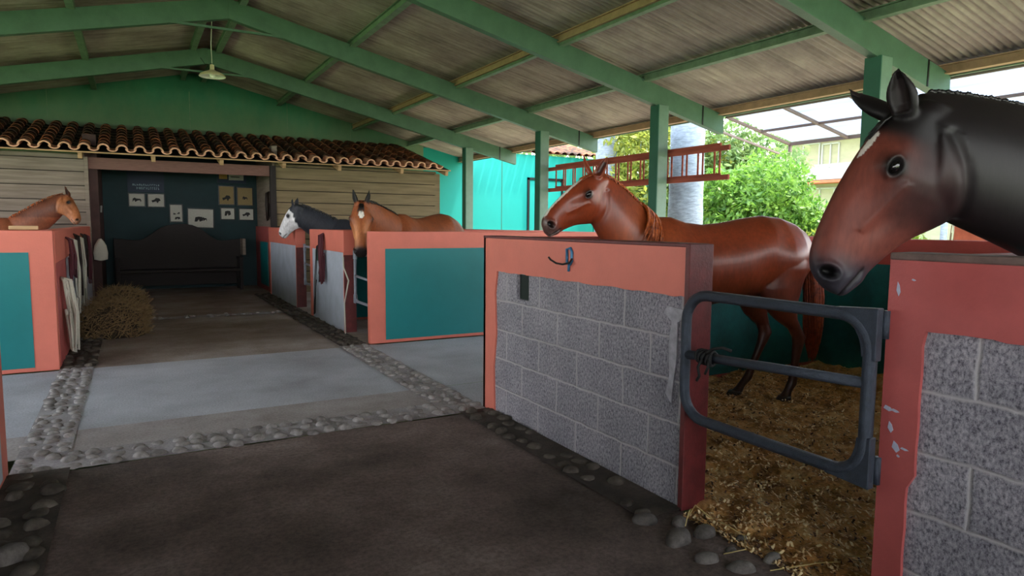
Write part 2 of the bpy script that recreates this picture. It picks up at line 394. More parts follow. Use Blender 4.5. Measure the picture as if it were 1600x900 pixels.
# ------------------------------------------------------------------ roof shell
def sheet(name, x0, x1, y0, y1):
    pitch_, amp, per = .076, .015, 6
    n = int((y1-y0)/pitch_*per); vs = []; fs = []; xs = [x0, x0+(x1-x0)*.5, x1]
    for i in range(n+1):
        y = y0+i*pitch_/per; a = amp*math.cos(2*math.pi*i/per)
        for x in xs: vs.append((x, y, zroof(x, 4.545)+a))
    for i in range(n):
        for j in range(2): fs.append((i*3+j, i*3+j+1, (i+1)*3+j+1, (i+1)*3+j))
    o = MB().add(vs, fs).build(name, M['sheet'], smooth=True); return struct(o)
sheet('ceiling', RX, 7.62, -6.2, YG+.2)
sheet('ceiling.001', RX, -5.1, -6.2, YG+.2)

def make_truss(y, label, right_post=True, ends=None):
    t = thing('roof_truss', label, 'roof beam', (RX, y, 2.8), 'green portal frames under the roof')
    for s, xt in ((1, 7.52), (-1, -5.02)):
        b = MB(); zt, zb = 0, -.27
        a = (RX, zroof(RX)); e = (xt, zroof(xt))
        b.prism([(a[0], a[1]), (e[0], e[1]), (e[0], e[1]+zb), (a[0], a[1]+zb)], 1, y-.05, y+.05)
        o = b.build('rafter', M['beam'], t, bevel=.004)
    b = MB().bar((RX-.75, y-.056, 4.02), (RX+.75, y-.056, 4.02), .03, .03); b.build('tie_rod', M['beam'], t)
    for xc in (7.1, -4.6):
        b = MB().box((xc-.012, y-.056, zroof(xc)-.27), (xc+.012, y-.05, zroof(xc)-.0)); b.build('end_plate', M['frame_black'], t)
    return t
TY = [13.2, 10.18, 7.15, 4.05, 1.0, -2.05, -5.1]
for y, lab in zip(TY, ['green roof beam nearest the back gable, above the tiled roof', 'green roof beam second from the back gable, level with the hanging lamp',
        'green roof beam passing over the chestnut horse, third from the gable', 'pale green roof beam crossing above the ears of the dark bay horse',
        'green roof beam directly overhead', 'green roof beam behind the viewer', 'green roof beam at the open end']):
    make_truss(y, lab)
def make_purlin(x, label, mat, w=.06, h=.1, drop=0, lip=True):
    z = zroof(x)+.025-drop; b = MB().box((x-w/2, -6.1, z-h/2), (x+w/2, YG-.01, z+h/2))
    if lip: b.box((x-w/2-.03, -6.1, z-h/2), (x-w/2, YG-.01, z-h/2+.012)); b.box((x-w/2-.03, -6.1, z+h/2-.012), (x-w/2, YG-.01, z+h/2))
    o = b.build('purlin', mat); return tag(o, label, 'roof purlin', 'purlins between the roof beams')
make_purlin(1.05, 'green purlin just left of the ridge, behind the lamp cord', M['purlin'])
make_purlin(1.45, 'green purlin just right of the ridge', M['purlin'])
make_purlin(2.98, 'light green purlin, first one down the right slope', M['purlin'])
make_purlin(4.68, 'half bare, half green purlin in the middle of the right slope', M['rust'])
make_purlin(6.06, 'green purlin just inside the row of posts', M['purlin'])
o = make_purlin(7.46, 'brownish eave purlin along the open right side', M['rust'], .06, .10)
make_purlin(-.55, 'light green purlin, first one down the left slope', M['purlin'])
make_purlin(-2.2, 'light green purlin, second one down the left slope', M['purlin'])
make_purlin(-3.9, 'light green purlin low on the left slope', M['purlin'])
tag(MB().box((4.652, -6.1, zroof(4.68)-.065), (4.72, YG-.01, zroof(4.68)-.027)).build('purlin_flange', M['purlin']), 'green lower strip of the middle purlin on the right slope', 'purlin strip')
b = MB().box((7.50, -6.1, zroof(7.5)-.03), (7.53, YG-.01, zroof(7.5)+.06)); tag(b.build('eave_trim', M['purlin']), 'thin green edge strip along the right eave', 'eave strip')

def make_post(x, y, label):
    t = thing('post', label, 'post', (x, y, 0), 'green posts along the outer walls')
    zt = zroof(x)-.24
    b = MB(); w = .085
    b.box((x-w, y-w+.0, 0), (x+w, y+w, zt)); b.build('shaft', M['post'], t, bevel=.006)
    b = MB().box((x-w-.012, y-w+.0, 0), (x-w, y+w, zt)); b.build('side_flange', M['gable'], t)
for x in (XO, XOL):
    side = 'right' if x > 0 else 'left'
    for y, lab in ((13.2, 'farthest'), (10.18, 'behind the chestnut head'), (7.15, 'carrying the ladder'), (4.05, 'behind the dark bay horse'), (1.0, 'nearest the viewer'), (-2.05, 'behind the viewer'), (-5.1, 'at the open end')):
        if x < 0: lab = {'behind the chestnut head': 'second from the gable', 'carrying the ladder': 'third from the gable', 'behind the dark bay horse': 'fourth from the gable'}.get(lab, lab)
        if x < 0 and y < 4: continue
        make_post(x, y, f'square green steel post on the {side} side, {lab}')

# ------------------------------------------------------------------ gable wall, turquoise building
b = MB(); b.prism([(-5, -.1), (XO+.1, -.1), (XO+.1, zroof(XO+.1, 4.55)), (RX, 4.55), (-5, zroof(-5, 4.55))], 1, YG, YG+.15)
struct(b.build('wall_back', M['gable_wall']))
for x in (-1.4, 1.75, 4.0):
    pass
b = MB()
for x, h in ((-1.36, .55), (1.15, .6), (3.15, .55), (4.6, .35)):
    b.box((x-.006, YG-.003, 3.25), (x+.006, YG, 3.25+h+.3))
struct(b.build('trim_9', M['purlin']))
t = thing('turquoise_building', 'sunlit turquoise rendered building beyond the right side of the stable', 'building', (9, 16, 0))
b = MB().box((XO+.1, YG, -.1), (11.75, YG+4, 3.32)); b.build('wall', M['turq'], t)
b = MB().box((8.70, YG-.004, 0), (8.72, YG, 3.2)); b.build('joint', M['gable'], t)
dr = MB().box((9.55, YG-.03, 0), (10.6, YG-.005, 2.6)).build('door', M['turq'], t)
b = MB().box((9.5, YG-.05, 0), (9.56, YG, 2.7)).box((9.5, YG-.05, 2.64), (10.7, YG, 2.7)).box((10.6, YG-.05, 0), (10.66, YG, 2.7)); b.build('door_frame', M['frame_black'], t)
b = MB()
for i in range(22):
    x = XO+.3+i*.25
    rg = [[V((x+.1*math.cos(a), YG-.12+q*2.2, 3.36+.28*q*2.2+.08*math.sin(a))) for a in [math.pi*k/6 for k in range(7)]] for q in (0, 1)]
    b.rings(rg, caps=False)
b.build('tile_roof', M['tile'], t, smooth=True)
tag(MB().box((11.9, 16.1, -.1), (16.5, 16.25, 2.6)).box((11.9, 16.05, 2.6), (16.5, 16.3, 2.66)).build('garden_wall', M['turq']), 'lower turquoise garden wall right of the turquoise building', 'wall')

# ------------------------------------------------------------------ shed with tiled roof and alcove
YS = 13.8
def planks(name, x0, x1, z0, z1, y, mat, seed):
    t = thing(name, *seed[1:], (x0, y, 0)); rs = random.Random(seed[0]); z = z0; k = 0
    b = MB()
    while z < z1-.02:
        h = min(rs.uniform(.2, .25), z1-z); d = rs.uniform(0, .012)
        b.box((x0, y-.02-d, z+.006), (x1, y+.025, z+h-.008)); z += h
    b.build('siding', mat, t, bevel=.003)
    b = MB().box((x0, y+.03, z0), (x1, y+.06, z1)); b.build('backing', M['darkwood'], t)
    return t
tr = planks('plank_wall', 2.47, 5.85, 0, 2.55, YS, M['plank'], (3, 'weathered horizontal plank wall right of the dark alcove', 'plank wall'))
tl = planks('plank_wall', -5.0, -.68, 0, 2.55, YS, M['plank2'], (4, 'greyish horizontal plank wall left of the dark alcove', 'plank wall'))
tag(MB().box((2.36, YS-.06, 0), (2.47, YS+.05, 2.5)).build('corner_post', M['darkwood'], bevel=.005), 'dark upright post at the right jamb of the alcove', 'post')
tag(MB().box((-.69, YS-.06, 0), (-.63, YS+.05, 2.5)).build('corner_post', M['plank2'], bevel=.005), 'thin pale upright board at the left jamb of the alcove', 'post')
tag(MB().box((-.63, YS, 2.3), (2.36, YS+.05, 2.5)).build('lintel_board', M['lintel'], bevel=.004), 'reddish brown board across the top of the alcove opening', 'board')
# alcove room
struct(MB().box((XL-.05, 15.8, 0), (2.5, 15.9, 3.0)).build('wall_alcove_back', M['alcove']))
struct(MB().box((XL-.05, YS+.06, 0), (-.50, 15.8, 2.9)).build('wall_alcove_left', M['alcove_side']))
a = struct(MB().box((2.42, YS+.06, 1.32), (2.52, 15.8, 2.9)).build('wall_alcove_right', M['plank2']))
a = struct(MB().box((2.38, YS+.06, 0), (2.52, 15.8, 1.32)).build('wall_alcove_right.001', M['salmon2']))
struct(MB().box((2.37, 14.3, .1), (2.38, 15.2, 1.0)).build('trim_10', M['teal']))
struct(MB().box((5.83, YS, 0), (5.95, YG, 2.5)).build('wall_shed_end', M['plank']))

def tile_roof():
    t = thing('tile_roof', 'mossy barrel tiled lean-to roof in front of the green gable', 'tiled roof', (2, 14.6, 2.5))
    y0, z0, y1, z1 = 13.32, 2.575, YG, 3.28; L = math.hypot(y1-y0, z1-z0); dy, dz = (y1-y0)/L, (z1-z0)/L
    pit = .272; b = MB(); c = MB(); rs = random.Random(5)
    n = int((6.0+4.6)/pit)
    def P(x, s, u): return V((x, y0+dy*s - dz*u, z0+dz*s + dy*u))
    for i in range(n):
        x = -4.6+pit*(i+.5)
        rows = 8; tl_ = L/rows
        for k in range(rows):
            s0 = k*tl_ - .04*(k > 0); s1 = (k+1)*tl_+.05; jx = rs.uniform(-.004, .004); lift = rs.uniform(0, .006)
            rg = []
            for q, (s, r, u) in enumerate(((s0, .094, .03+lift), (s1, .074, .012))):
                s = min(s, L); ring = []
                for a in range(9):
                    an = math.pi*a/8; ring.append(P(x+jx+r*math.cos(an), s, u+r*.95*math.sin(an)))
                for a in range(8, -1, -1):
                    an = math.pi*a/8; ring.append(P(x+jx+(r-(.024 if k == 0 else .014))*math.cos(an), s, u+(r*.95-(.024 if k == 0 else .014))*math.sin(an)))
                rg.append(ring)
            b.rings(rg, 1 if k == 0 else 0)
            # channel tile between columns
            xc = x+pit/2; rg = []
            for q, (s, r, u) in enumerate(((s0, .085, .055), (s1, .095, .043))):
                s = min(s, L); ring = []
                for a in range(9):
                    an = math.pi*a/8; ring.append(P(xc+r*math.cos(an), s, u-r*.75*math.sin(an)))
                for a in range(8, -1, -1):
                    an = math.pi*a/8; ring.append(P(xc+(r-(.022 if k == 0 else .012))*math.cos(an), s, u-(r*.75-(.022 if k == 0 else .012))*math.sin(an)))
                rg.append(ring)
            c.rings(rg, 1 if k == 0 else 0)
    b.build('cover_tiles', [M['tile'], M['tile_lip']], t, smooth=False); c.build('channel_tiles', [M['tile_channel'], M['tile_lip']], t, smooth=False)
    MB().bar((-4.7, y0+.03, z0-.03), (6.0, y0+.03, z0-.03), .06, .022).build('eave_batten', M['rafter_tail'], t)
    d = MB(); d.add([P(-4.7, .02, -.03), P(6.0, .02, -.03), P(6.0, L, -.03), P(-4.7, L, -.03), P(-4.7, .02, -.05), P(6.0, .02, -.05), P(6.0, L, -.05), P(-4.7, L, -.05)],
        [(0, 1, 2, 3), (7, 6, 5, 4), (0, 4, 5, 1), (1, 5, 6, 2), (2, 6, 7, 3), (3, 7, 4, 0)]); d.build('roof_boards', M['darkwood'], t)
    for x in (-3.3, -2.0, -.72, .36, 1.46, 2.56, 3.62, 4.92, 5.93):
        MB().bar(P(x, .03, -.10), P(x, 1.2, -.10), .065, .10).build('rafter_tail', M['rafter_tail'], t, bevel=.004)
    # gable-end verge tiles
    return t
tile_roof()
# alcove contents
def arch_bench():
    t = thing('arched_bench', 'dark wooden bench with a high arched back at the rear of the alcove', 'bench', (.83, 15.3, 0))
    pts = [(-.34, .1)] + [(-.34, 1.0)]
    for k in range(21):
        u = k/20; x = -.34+2.35*u; z = 1.03 + .30*math.exp(-((u-.5)/.24)**4) + .03*math.cos(u*12)
        pts.append((x, z))
    pts += [(2.01, .1)]
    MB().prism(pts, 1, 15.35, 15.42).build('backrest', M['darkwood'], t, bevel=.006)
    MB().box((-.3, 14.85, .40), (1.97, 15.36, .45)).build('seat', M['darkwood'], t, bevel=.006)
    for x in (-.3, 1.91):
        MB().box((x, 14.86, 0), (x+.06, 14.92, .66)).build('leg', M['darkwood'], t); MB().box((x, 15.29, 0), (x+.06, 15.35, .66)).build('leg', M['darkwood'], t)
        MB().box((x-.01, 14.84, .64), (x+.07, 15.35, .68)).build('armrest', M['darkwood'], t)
    MB().box((1.99, 15.0, .72), (2.05, 15.35, 1.06)).build('side_board', M['plank2'], t)
arch_bench()
def blob(cx, cz, w, h, kind, y):
    """rough dark animal-like motif printed on a picture: flat polygon just proud of the paper"""
    if kind == 0: P = [(-.5,-.35),(-.45,.2),(-.25,.4),(-.05,.25),(.4,.2),(.5,-.1),(.42,-.4),(.34,-.05),(.1,-.1),(-.2,-.35),(-.28,0)]
    elif kind == 1: P = [(-.4,-.3),(-.5,.0),(-.2,.1),(0,.35),(.35,.3),(.5,0),(.3,-.1),(.15,-.4),(0,-.1)]
    else: P = [(-.5,-.4),(-.4,.3),(0,.4),(.4,.35),(.5,-.2),(.1,-.4),(0,0),(-.2,-.4)]
    return [(cx+a*w, y, cz+b_*h) for a, b_ in P]
def picture(x0, x1, z0, z1, label, mat='paper', motifs=((.5, .5, .6, .5, 0),), tilt=0, group='framed pictures in the alcove'):
    y = 15.79; t = thing('framed_picture', label, 'picture', ((x0+x1)/2, y, z0), group)
    f = .018; b = MB()
    b.box((x0-f, y-.025, z0-f), (x1+f, y, z0)); b.box((x0-f, y-.025, z1), (x1+f, y, z1+f)); b.box((x0-f, y-.025, z0), (x0, y, z1)); b.box((x1, y-.025, z0), (x1+f, y, z1))
    b.build('frame', M['frame_black'], t)
    b = MB().box((x0, y-.012, z0), (x1, y, z1))
    for (u, v, w, h, k) in motifs:
        P = blob(x0+(x1-x0)*u, z0+(z1-z0)*v, (x1-x0)*w, (z1-z0)*h, k, y-.0135); b.add(P, [tuple(range(len(P)))], 1)
    b.build('print', [M[mat], M['ink']], t)
    t.rotation_euler = (0, tilt, 0); return t
picture(-.04, .23, 1.72, 1.96, 'small framed black horse print, left of the pair under the navy sign')
picture(.30, .585, 1.715, 1.96, 'small framed print, right of the pair under the navy sign', motifs=((.5, .5, .6, .6, 1),))
picture(.70, .915, 1.41, 1.75, 'narrow upright framed print with three small motifs above the bench', motifs=((.35, .45, .25, .2, 0), (.7, .5, .25, .2, 1), (.6, .2, .5, .2, 2)))
picture(1.03, 1.51, 1.29, 1.67, 'largest pale framed picture above the bench', motifs=((.42, .45, .35, .35, 2), (.65, .45, .2, .3, 0)), tilt=.02)
picture(1.65, 1.94, 1.79, 2.17, 'grey green framed picture, upper left of four on the right', mat='sepia', motifs=((.5, .35, .6, .45, 1),))
picture(2.02, 2.32, 1.78, 2.15, 'yellowish framed picture, upper right of four on the right', mat='sepia', motifs=((.5, .4, .35, .3, 0),))
picture(1.68, 1.94, 1.47, 1.70, 'small framed print, lower left of four on the right', motifs=((.5, .55, .5, .6, 2),))
picture(2.05, 2.33, 1.46, 1.69, 'small framed print, lower right of four on the right', motifs=((.5, .5, .6, .6, 1),))
t = thing('sign_board', 'dark navy sign with two lines of pale lettering in the alcove', 'sign', (.27, 15.78, 2.0))
MB().box((-.06, 15.765, 2.0), (.60, 15.79, 2.42)).build('board', M['navy'], t)
rs = random.Random(3)
for row, (z, x0, x1, h) in enumerate(((2.13, .03, .52, .035), (2.055, .10, .50, .05))):
    b = MB(); x = x0
    while x < x1:
        w = rs.uniform(.018, .03); b.box((x, 15.762, z), (x+.008, 15.765, z+h))
        k = rs.randrange(3); b.box((x, 15.762, z + (h-.008)*k/2), (x+w, 15.765, z+(h-.008)*k/2+.008))
        if rs.random() < .6: b.box((x+w-.007, 15.762, z), (x+w, 15.765, z+h*rs.choice((.5, 1))))
        x += w+.014
    b.build('lettering', M['lettering'], t)
t = thing('poster', 'blue edged poster with a white panel above the right hand pictures', 'poster', (1.93, 15.78, 2.25))
MB().box((1.62, 15.77, 2.25), (2.2, 15.79, 2.55)).build('sheet', M['navy'], t)
MB().box((1.66, 15.766, 2.33), (1.82, 15.77, 2.52)).build('yellow_panel', plain('ochre_print', (190, 150, 70)), t)
b = MB().box((1.85, 15.766, 2.31), (2.15, 15.77, 2.52)).box((1.89, 15.763, 2.37), (2.07, 15.766, 2.385), 1).box((1.89, 15.763, 2.44), (2.07, 15.766, 2.455), 1)
b.build('white_panel', [M['paper'], M['ink']], t)

# ------------------------------------------------------------------ stall walls
def ragged(y0, y1, zs, amp, step=.03, seed=1):
    rs = random.Random(seed); n = max(2, int(abs(y1-y0)/step)); return [(y0+(y1-y0)*i/n, zs+rs.uniform(-amp, amp)+.6*amp*math.sin(i*.7+seed)) for i in range(n+1)]
def stall_wall_near():
    t = thing('stall_wall', 'grey block stall wall with a salmon cap band, in front of the chestnut horse', 'stall wall', (2.38, 3.4, 0))
    core = MB()
    # core with a small square vent hole through it
    hy0, hy1, hz0, hz1 = 3.865, 4.03, .885, 1.06
    for a, c in (((2.318, 2.38, 0), (2.445, hy0, 1.30)), ((2.318, hy1, 0), (2.445, 4.49, 1.30)), ((2.318, hy0, 0), (2.445, hy1, hz0)), ((2.318, hy0, hz1), (2.445, hy1, 1.30))):
        core.box(a, c)
    core.build('blocks', M['block'], t)
    low = ragged(2.375, 4.30, 1.06, .0035, .035, 2)
    poly = [(2.375, 1.31), (2.375, 1.06)] + low[1:-1] + [(4.30, 1.06)] + [(4.33, .9), (4.31, .6), (4.345, .35), (4.33, 0), (4.51, 0), (4.51, 1.31)]
    MB().prism(poly, 0, 2.305, 2.319).build('cap_band', M['salmon'], t)
    MB().box((2.30, 2.375, 1.30), (2.455, 4.51, 1.318)).build('coping', M['maroon'], t, bevel=.004)
    MB().box((2.300, 2.35, 0), (2.455, 2.382, 1.316)).build('end_face', M['maroon'], t, bevel=.004)  # end face in shade, its darkness painted in with the maroon colour
    MB().box((2.305, 4.48, 0), (2.455, 4.51, 1.30)).build('corner_strip', M['salmon'], t)
    # smooth mortar patch near the gate end
    P = [(2.385, .995), (2.50, 1.005), (2.53, .97), (2.47, .93), (2.49, .8), (2.475, .66), (2.50, .56), (2.46, .52), (2.45, .6), (2.43, .74), (2.43, .93), (2.39, .95)]
    MB().prism([(y, z) for y, z in P], 0, 2.309, 2.319).build('mortar_patch', paint('pale_mortar_smear', (196, 194, 204), .6, 20, .9, .6), t)
    MB().box((2.345, 3.866, .886), (2.36, 4.029, 1.059)).build('vent_shade_sheet', plain('vent_shade_green', (8, 30, 24), .8), t)  # dark sheet added in the vent hole to stand for its shade
    return t
stall_wall_near()
def stall_wall_front():
    t = thing('stall_wall', 'nearest grey block stall wall with a rose painted frame, under the dark bay neck', 'stall wall', (2.38, .4, 0))
    MB().box((2.32, -4.6, 0), (2.445, 1.37, 1.29)).build('blocks', M['block'], t)
    low = ragged(1.25, -4.6, 1.055, .003, .04, 5)
    side = [(1.258 + (.024 if k > 10 else 0) + .0015*math.sin(k*1.7), 1.05-k*.05) for k in range(1, 20)]
    poly = [(1.385, 1.31), (1.385, 0), (1.27, 0)] + [p for p in side[::-1]] + low + [(-4.6, 1.31)]
    MB().prism(poly, 0, 2.305, 2.321).build('cap_band', M['salmon2'], t)
    MB().box((2.32, 1.365, 0), (2.455, 1.386, 1.30)).build('end_face', M['salmon2'], t)
    MB().box((2.30, -4.6, 1.29), (2.455, 1.386, 1.316)).build('coping', paint('dirty_grey_coping', (120, 98, 92), .5, 10), t, bevel=.006)
    b = MB()
    for (y, z, w, h) in ((1.36, .765, .035, .02), (1.335, .762, .03, .012), (1.348, .70, .02, .04), (1.325, .635, .028, .04), (1.295, .635, .03, .01), (1.315, .605, .012, .01), (1.35, 1.19, .014, .05), (1.30, 1.225, .015, .008)):
        b.prism([(y-w*.5, z-h*.2), (y-w*.1, z-h*.5), (y+w*.5, z-h*.1), (y+w*.3, z+h*.5), (y-w*.2, z+h*.25)], 0, 2.3035, 2.3055)
    b.build('chipped_paint', plain('bare_render_chips', (176, 178, 200), .8), t)
stall_wall_front()
def painted_wall(name, label, p, q, inner, mats=('salmon', 'teal'), th=.14, group=None, zt=WT, z0=.04, ztop=1.11):
    """plastered wall p->q with an inset painted panel (inner = distances from each end) on both faces"""
    t = thing(name, label, 'stall wall', ((p[0]+q[0])/2, (p[1]+q[1])/2, 0), group)
    d = V((q[0]-p[0], q[1]-p[1], 0)); L = d.length; d.normalize(); n = V((-d.y, d.x, 0))
    def box(a, b_, z0_, z1_, t0, t1, name, mat, bev=0):
        vs = []
        for z in (z0_, z1_):
            for s, k in ((a, t0), (b_, t0), (b_, t1), (a, t1)): vs.append(V((p[0], p[1], z)) + d*s + n*k)
        MB().add(vs, [(0,3,2,1),(4,5,6,7),(0,1,5,4),(1,2,6,5),(2,3,7,6),(3,0,4,7)]).build(name, mat, t, bevel=bev)
    box(0, L, 0, zt, 0, th, 'body', M[mats[0]], .006)
    box(inner[0], L-inner[1], z0, ztop, -.004, 0, 'panel', M[mats[1]])
    box(inner[0], L-inner[1], z0, ztop, th, th+.004, 'panel', M[mats[1]])
    return t
M['grime'] = paint('grimy_teal_wall', (20, 112, 110), .35, 2.2, .7)
M['redcap'] = paint('brick_red_cap', (168, 62, 52), .75, 4, .6)
painted_wall('partition_wall', 'salmon framed teal partition at the right of the cross passage', (2.355, 7.5), (6.25, 7.5), (.19, .2), th=.09)
painted_wall('partition_wall', 'salmon framed teal partition at the left of the cross passage', (-3.75, 7.5), (XL, 7.5), (.2, .19))
painted_wall('partition_wall', 'partition wall on the far side of the chestnut horse stall', (2.455, 4.36), (6.10, 4.36), (.2, .0), ('redcap', 'grime'))
painted_wall('partition_wall', 'partition wall between the chestnut and dark bay stalls', (2.455, 1.19), (6.10, 1.19), (.05, .1), ('salmon2', 'teal'), .1)
painted_wall('outer_wall', 'outer stall wall behind the chestnut horse, red cap over grimy teal', (6.11, 4.5), (6.11, -5), (.0, .0), ('redcap', 'grime'), .14, ztop=1.06, z0=0, zt=1.3)
painted_wall('outer_wall', 'outer wall of the far right stalls', (6.11, 13.8), (6.11, 7.64), (.0, .0), ('salmon', 'teal'), ztop=1.1, zt=1.3)
painted_wall('outer_wall', 'outer wall of the far left stalls', (-3.61, 7.64), (-3.61, 13.7), (.0, .0), ('salmon', 'teal'), ztop=1.1, zt=1.3)
painted_wall('outer_wall', 'outer wall of the near left stalls', (-3.61, -5), (-3.61, 4.5), (.0, .0), ('salmon', 'teal'), ztop=1.1, zt=1.3)
# left near block: only its corner strip shows
painted_wall('stall_wall', 'salmon corner of the near left stall wall at the left edge', (XL-.14, 4.48), (XL-.14, -5), (.2, .1), ('salmon', 'limewash'), .14)
painted_wall('partition_wall', 'partition wall of the near left stall', (-3.60, 4.34), (XL-.14, 4.34), (.2, .19))
def far_wall(y0, y1, label, vent=None):
    t = thing('stall_wall', label, 'stall wall', (XR+.07, (y0+y1)/2, 0), 'pale block walls of the far right stalls')
    MB().box((XR+.005, y0+.02, 0), (XR+.14, y1-.02, 1.3)).build('blocks', M['limewash'], t)
    MB().box((XR-.006, y0, 1.03), (XR+.15, y1, WT)).build('cap_band', M['salmon'], t, bevel=.005)
    for a, c, o_ in ((y0, y0+.02, 0), (y1-.12, y1, .1)):
        MB().box((XR-.006, a, 0), (XR+.15, c, 1.03)).build('end_strip', M['salmon'], t)
    MB().box((XR-.004, y0-.008, 0), (XR+.15, y0-.001, 1.0)).build('inner_jamb', M['maroon'], t)
    if vent: MB().box((XR-.004, vent-.06, .86), (XR+.006, vent+.06, 1.02)).build('vent', M['gable'], t)
far_wall(8.4, 10.25, 'pale block wall between the two far stall gates, hung with halters', 9.85)
far_wall(11.25, 13.75, 'farthest pale block wall under the grey horse muzzle')
painted_wall('partition_wall', 'partition between the bay and grey horse stalls', (XR+.14, 9.5), (6.10, 9.5), (.1, .1))
def left_far_wall():
    t = thing('stall_wall', 'far left stall wall hung with ropes and bridles', 'stall wall', (XL-.07, 10.6, 0))
    MB().box((XL-.14, 7.64, 0), (XL-.005, 13.75, 1.3)).build('blocks', M['limewash'], t)
    MB().box((XL-.145, 7.62, 1.0), (XL+.004, 13.75, WT)).build('cap_band', M['salmon'], t, bevel=.005)
    MB().box((XL-.01, 7.62, 0), (XL+.004, 8.7, 1.0)).build('painted_end', M['salmon2'], t)
left_far_wall()

# ------------------------------------------------------------------ gates
def round_loop(y0, y1, z0, z1, r, x, n=6):
    pts = []
    for cy, cz, a0 in ((y1-r, z1-r, 0), (y0+r, z1-r, 90), (y0+r, z0+r, 180), (y1-r, z0+r, 270)):
        for k in range(n+1):
            a = R(a0+90*k/n); pts.append((x, cy+r*math.cos(a), cz+r*math.sin(a)))
    return pts
def near_gate():
    t = thing('stall_gate', 'dark grey tubular steel half gate before the chestnut horse', 'gate', (2.26, 1.4, .5))
    x = 2.268
    pts = round_loop(1.415, 2.325, .50, 1.085, .125, x)
    MB().tube(pts, .0245, 12, closed=True).build('frame', M['steel'], t, smooth=True)
    MB().tube([(x, 1.43, .845), (x, 1.8, .825), (x, 2.32, .795)], .021, 12).build('middle_rail', M['steel'], t, smooth=True)
    def gus(sg, zc):
        P = [(1.385, zc+sg*.035), (1.56, zc+sg*.024)]
        for k in range(7):
            a = k/6; P.append((1.555-.115*math.sin(a*math.pi/2), zc-sg*(.0+.145*(1-math.cos(a*math.pi/2)))))
        P.append((1.385, zc-sg*.155)); return P
    MB().prism(gus(1, 1.085), 0, x-.018, x+.018).build('hinge_plate', M['steel'], t, bevel=.004)
    MB().prism(gus(-1, .50), 0, x-.018, x+.018).build('hinge_plate', M['steel'], t, bevel=.004)
    for z in (1.06, .53): MB().tube([(2.30, 1.385, z-.05), (2.30, 1.385, z+.05)], .014, 8).build('hinge_pin', M['steel'], t, smooth=True)
near_gate()
b = MB(); rs = random.Random(9)
for k in range(5):
    y = 2.185+k*.018-.036; b.tube([(2.268+.032*math.cos(R(a)), y+.01*math.sin(R(a*1.5)+k), .802+.032*math.sin(R(a))) for a in range(0, 360, 30)], .007, 6, closed=True)
b.tube([(2.24, 2.16, .83), (2.23, 2.12, .855), (2.235, 2.07, .87), (2.25, 2.03, .86)], .007, 6)
b.tube([(2.24, 2.19, .80), (2.225, 2.20, .76), (2.225, 2.19, .72), (2.23, 2.21, .695)], .007, 6)
b.tube([(2.24, 2.15, .80), (2.225, 2.14, .77), (2.23, 2.16, .735)], .006, 6)
tag(b.build('rope_knot', M['rope_black'], smooth=True), 'black rope knotted around the near gate middle rail', 'rope')
def far_gate(y0, y1, label):
    t = thing('stall_gate', label, 'gate', (XR+.05, y0, .4), 'light grey tubular gates of the far stalls'); x = XR+.12
    m = M['gate_pale']
    MB().tube(round_loop(y0+.03, y1-.05, .42, 1.02, .1, x), .019, 8, closed=True).build('frame', m, t, smooth=True)
    MB().tube([(x, y0+.04, .72), (x, y1-.06, .74)], .017, 8).build('middle_rail', m, t, smooth=True)
    MB().box((x-.012, y1-.1, .39), (x+.012, y1, .5)).build('hinge_plate', m, t); MB().box((x-.012, y1-.1, .95), (x+.012, y1, 1.06)).build('hinge_plate', m, t)
M['gate_pale'] = paint('worn_pale_gate_steel', (150, 158, 172), .7, 20, .4, .4, 120)
far_gate(7.64, 8.38, 'light grey tubular gate under the star-faced bay horse')
far_gate(10.27, 11.23, 'light grey tubular gate under the grey horse neck')

# hook on the near wall
t = thing('wall_hook', 'small blue metal hook with a bent black prong on the salmon cap band', 'hook', (2.30, 3.36, 1.2))
MB().tube([(2.30, 3.39, 1.255), (2.30, 3.385, 1.17), (2.30, 3.35, 1.165), (2.30, 3.335, 1.185), (2.30, 3.335, 1.24), (2.30, 3.35, 1.262)], .009, 8, closed=True).build('plate', M['hook'], t, smooth=True)
MB().tube([(2.30, 3.365, 1.17), (2.298, 3.365, 1.12)], .008, 8).build('stem', M['hook'], t, smooth=True)
MB().tube([(2.298, 3.33, 1.20), (2.28, 3.33, 1.175), (2.25, 3.36, 1.165), (2.23, 3.40, 1.17), (2.215, 3.44, 1.19), (2.21, 3.455, 1.205)], .006, 8).build('prong', M['rope_black'], t, smooth=True)

# ------------------------------------------------------------------ lamp
t = thing('pendant_lamp', 'cream enamel pendant lamp hanging below the ridge', 'lamp', (1.10, 10.9, 3.56))
lx, ly, lz = 1.10, 10.9, 3.52
prof = [(.022, .17), (.03, .165), (.032, .10), (.05, .085), (.10, .065), (.165, .03), (.185, .0)]
b = MB(); b.rings([[V((lx+r*math.cos(2*math.pi*k/28), ly+r*math.sin(2*math.pi*k/28), lz+z)) for k in range(28)] for r, z in prof], caps=False)
b.build('shade', M['lamp'], t, smooth=True)
b = MB(); b.rings([[V((lx+(r-.004)*math.cos(2*math.pi*k/28), ly+(r-.004)*math.sin(2*math.pi*k/28), lz+z-.003)) for k in range(28)] for r, z in prof], caps=False)
b.build('shade_lining', M['lampin'], t, smooth=True)
b = MB(); b.rings([[V((lx+r*math.cos(2*math.pi*k/12), ly+r*math.sin(2*math.pi*k/12), lz+z)) for k in range(12)] for r, z in ((.015, .09), (.03, .06), (.042, .02), (.03, -.015), (.01, -.025))]); b.build('bulb', M['lampin'], t, smooth=True)
MB().tube([(lx, ly, lz+.16), (lx-.005, ly, 4.0), (1.12, ly, 4.36)], .006, 6).build('cord', M['rope_white'], t)
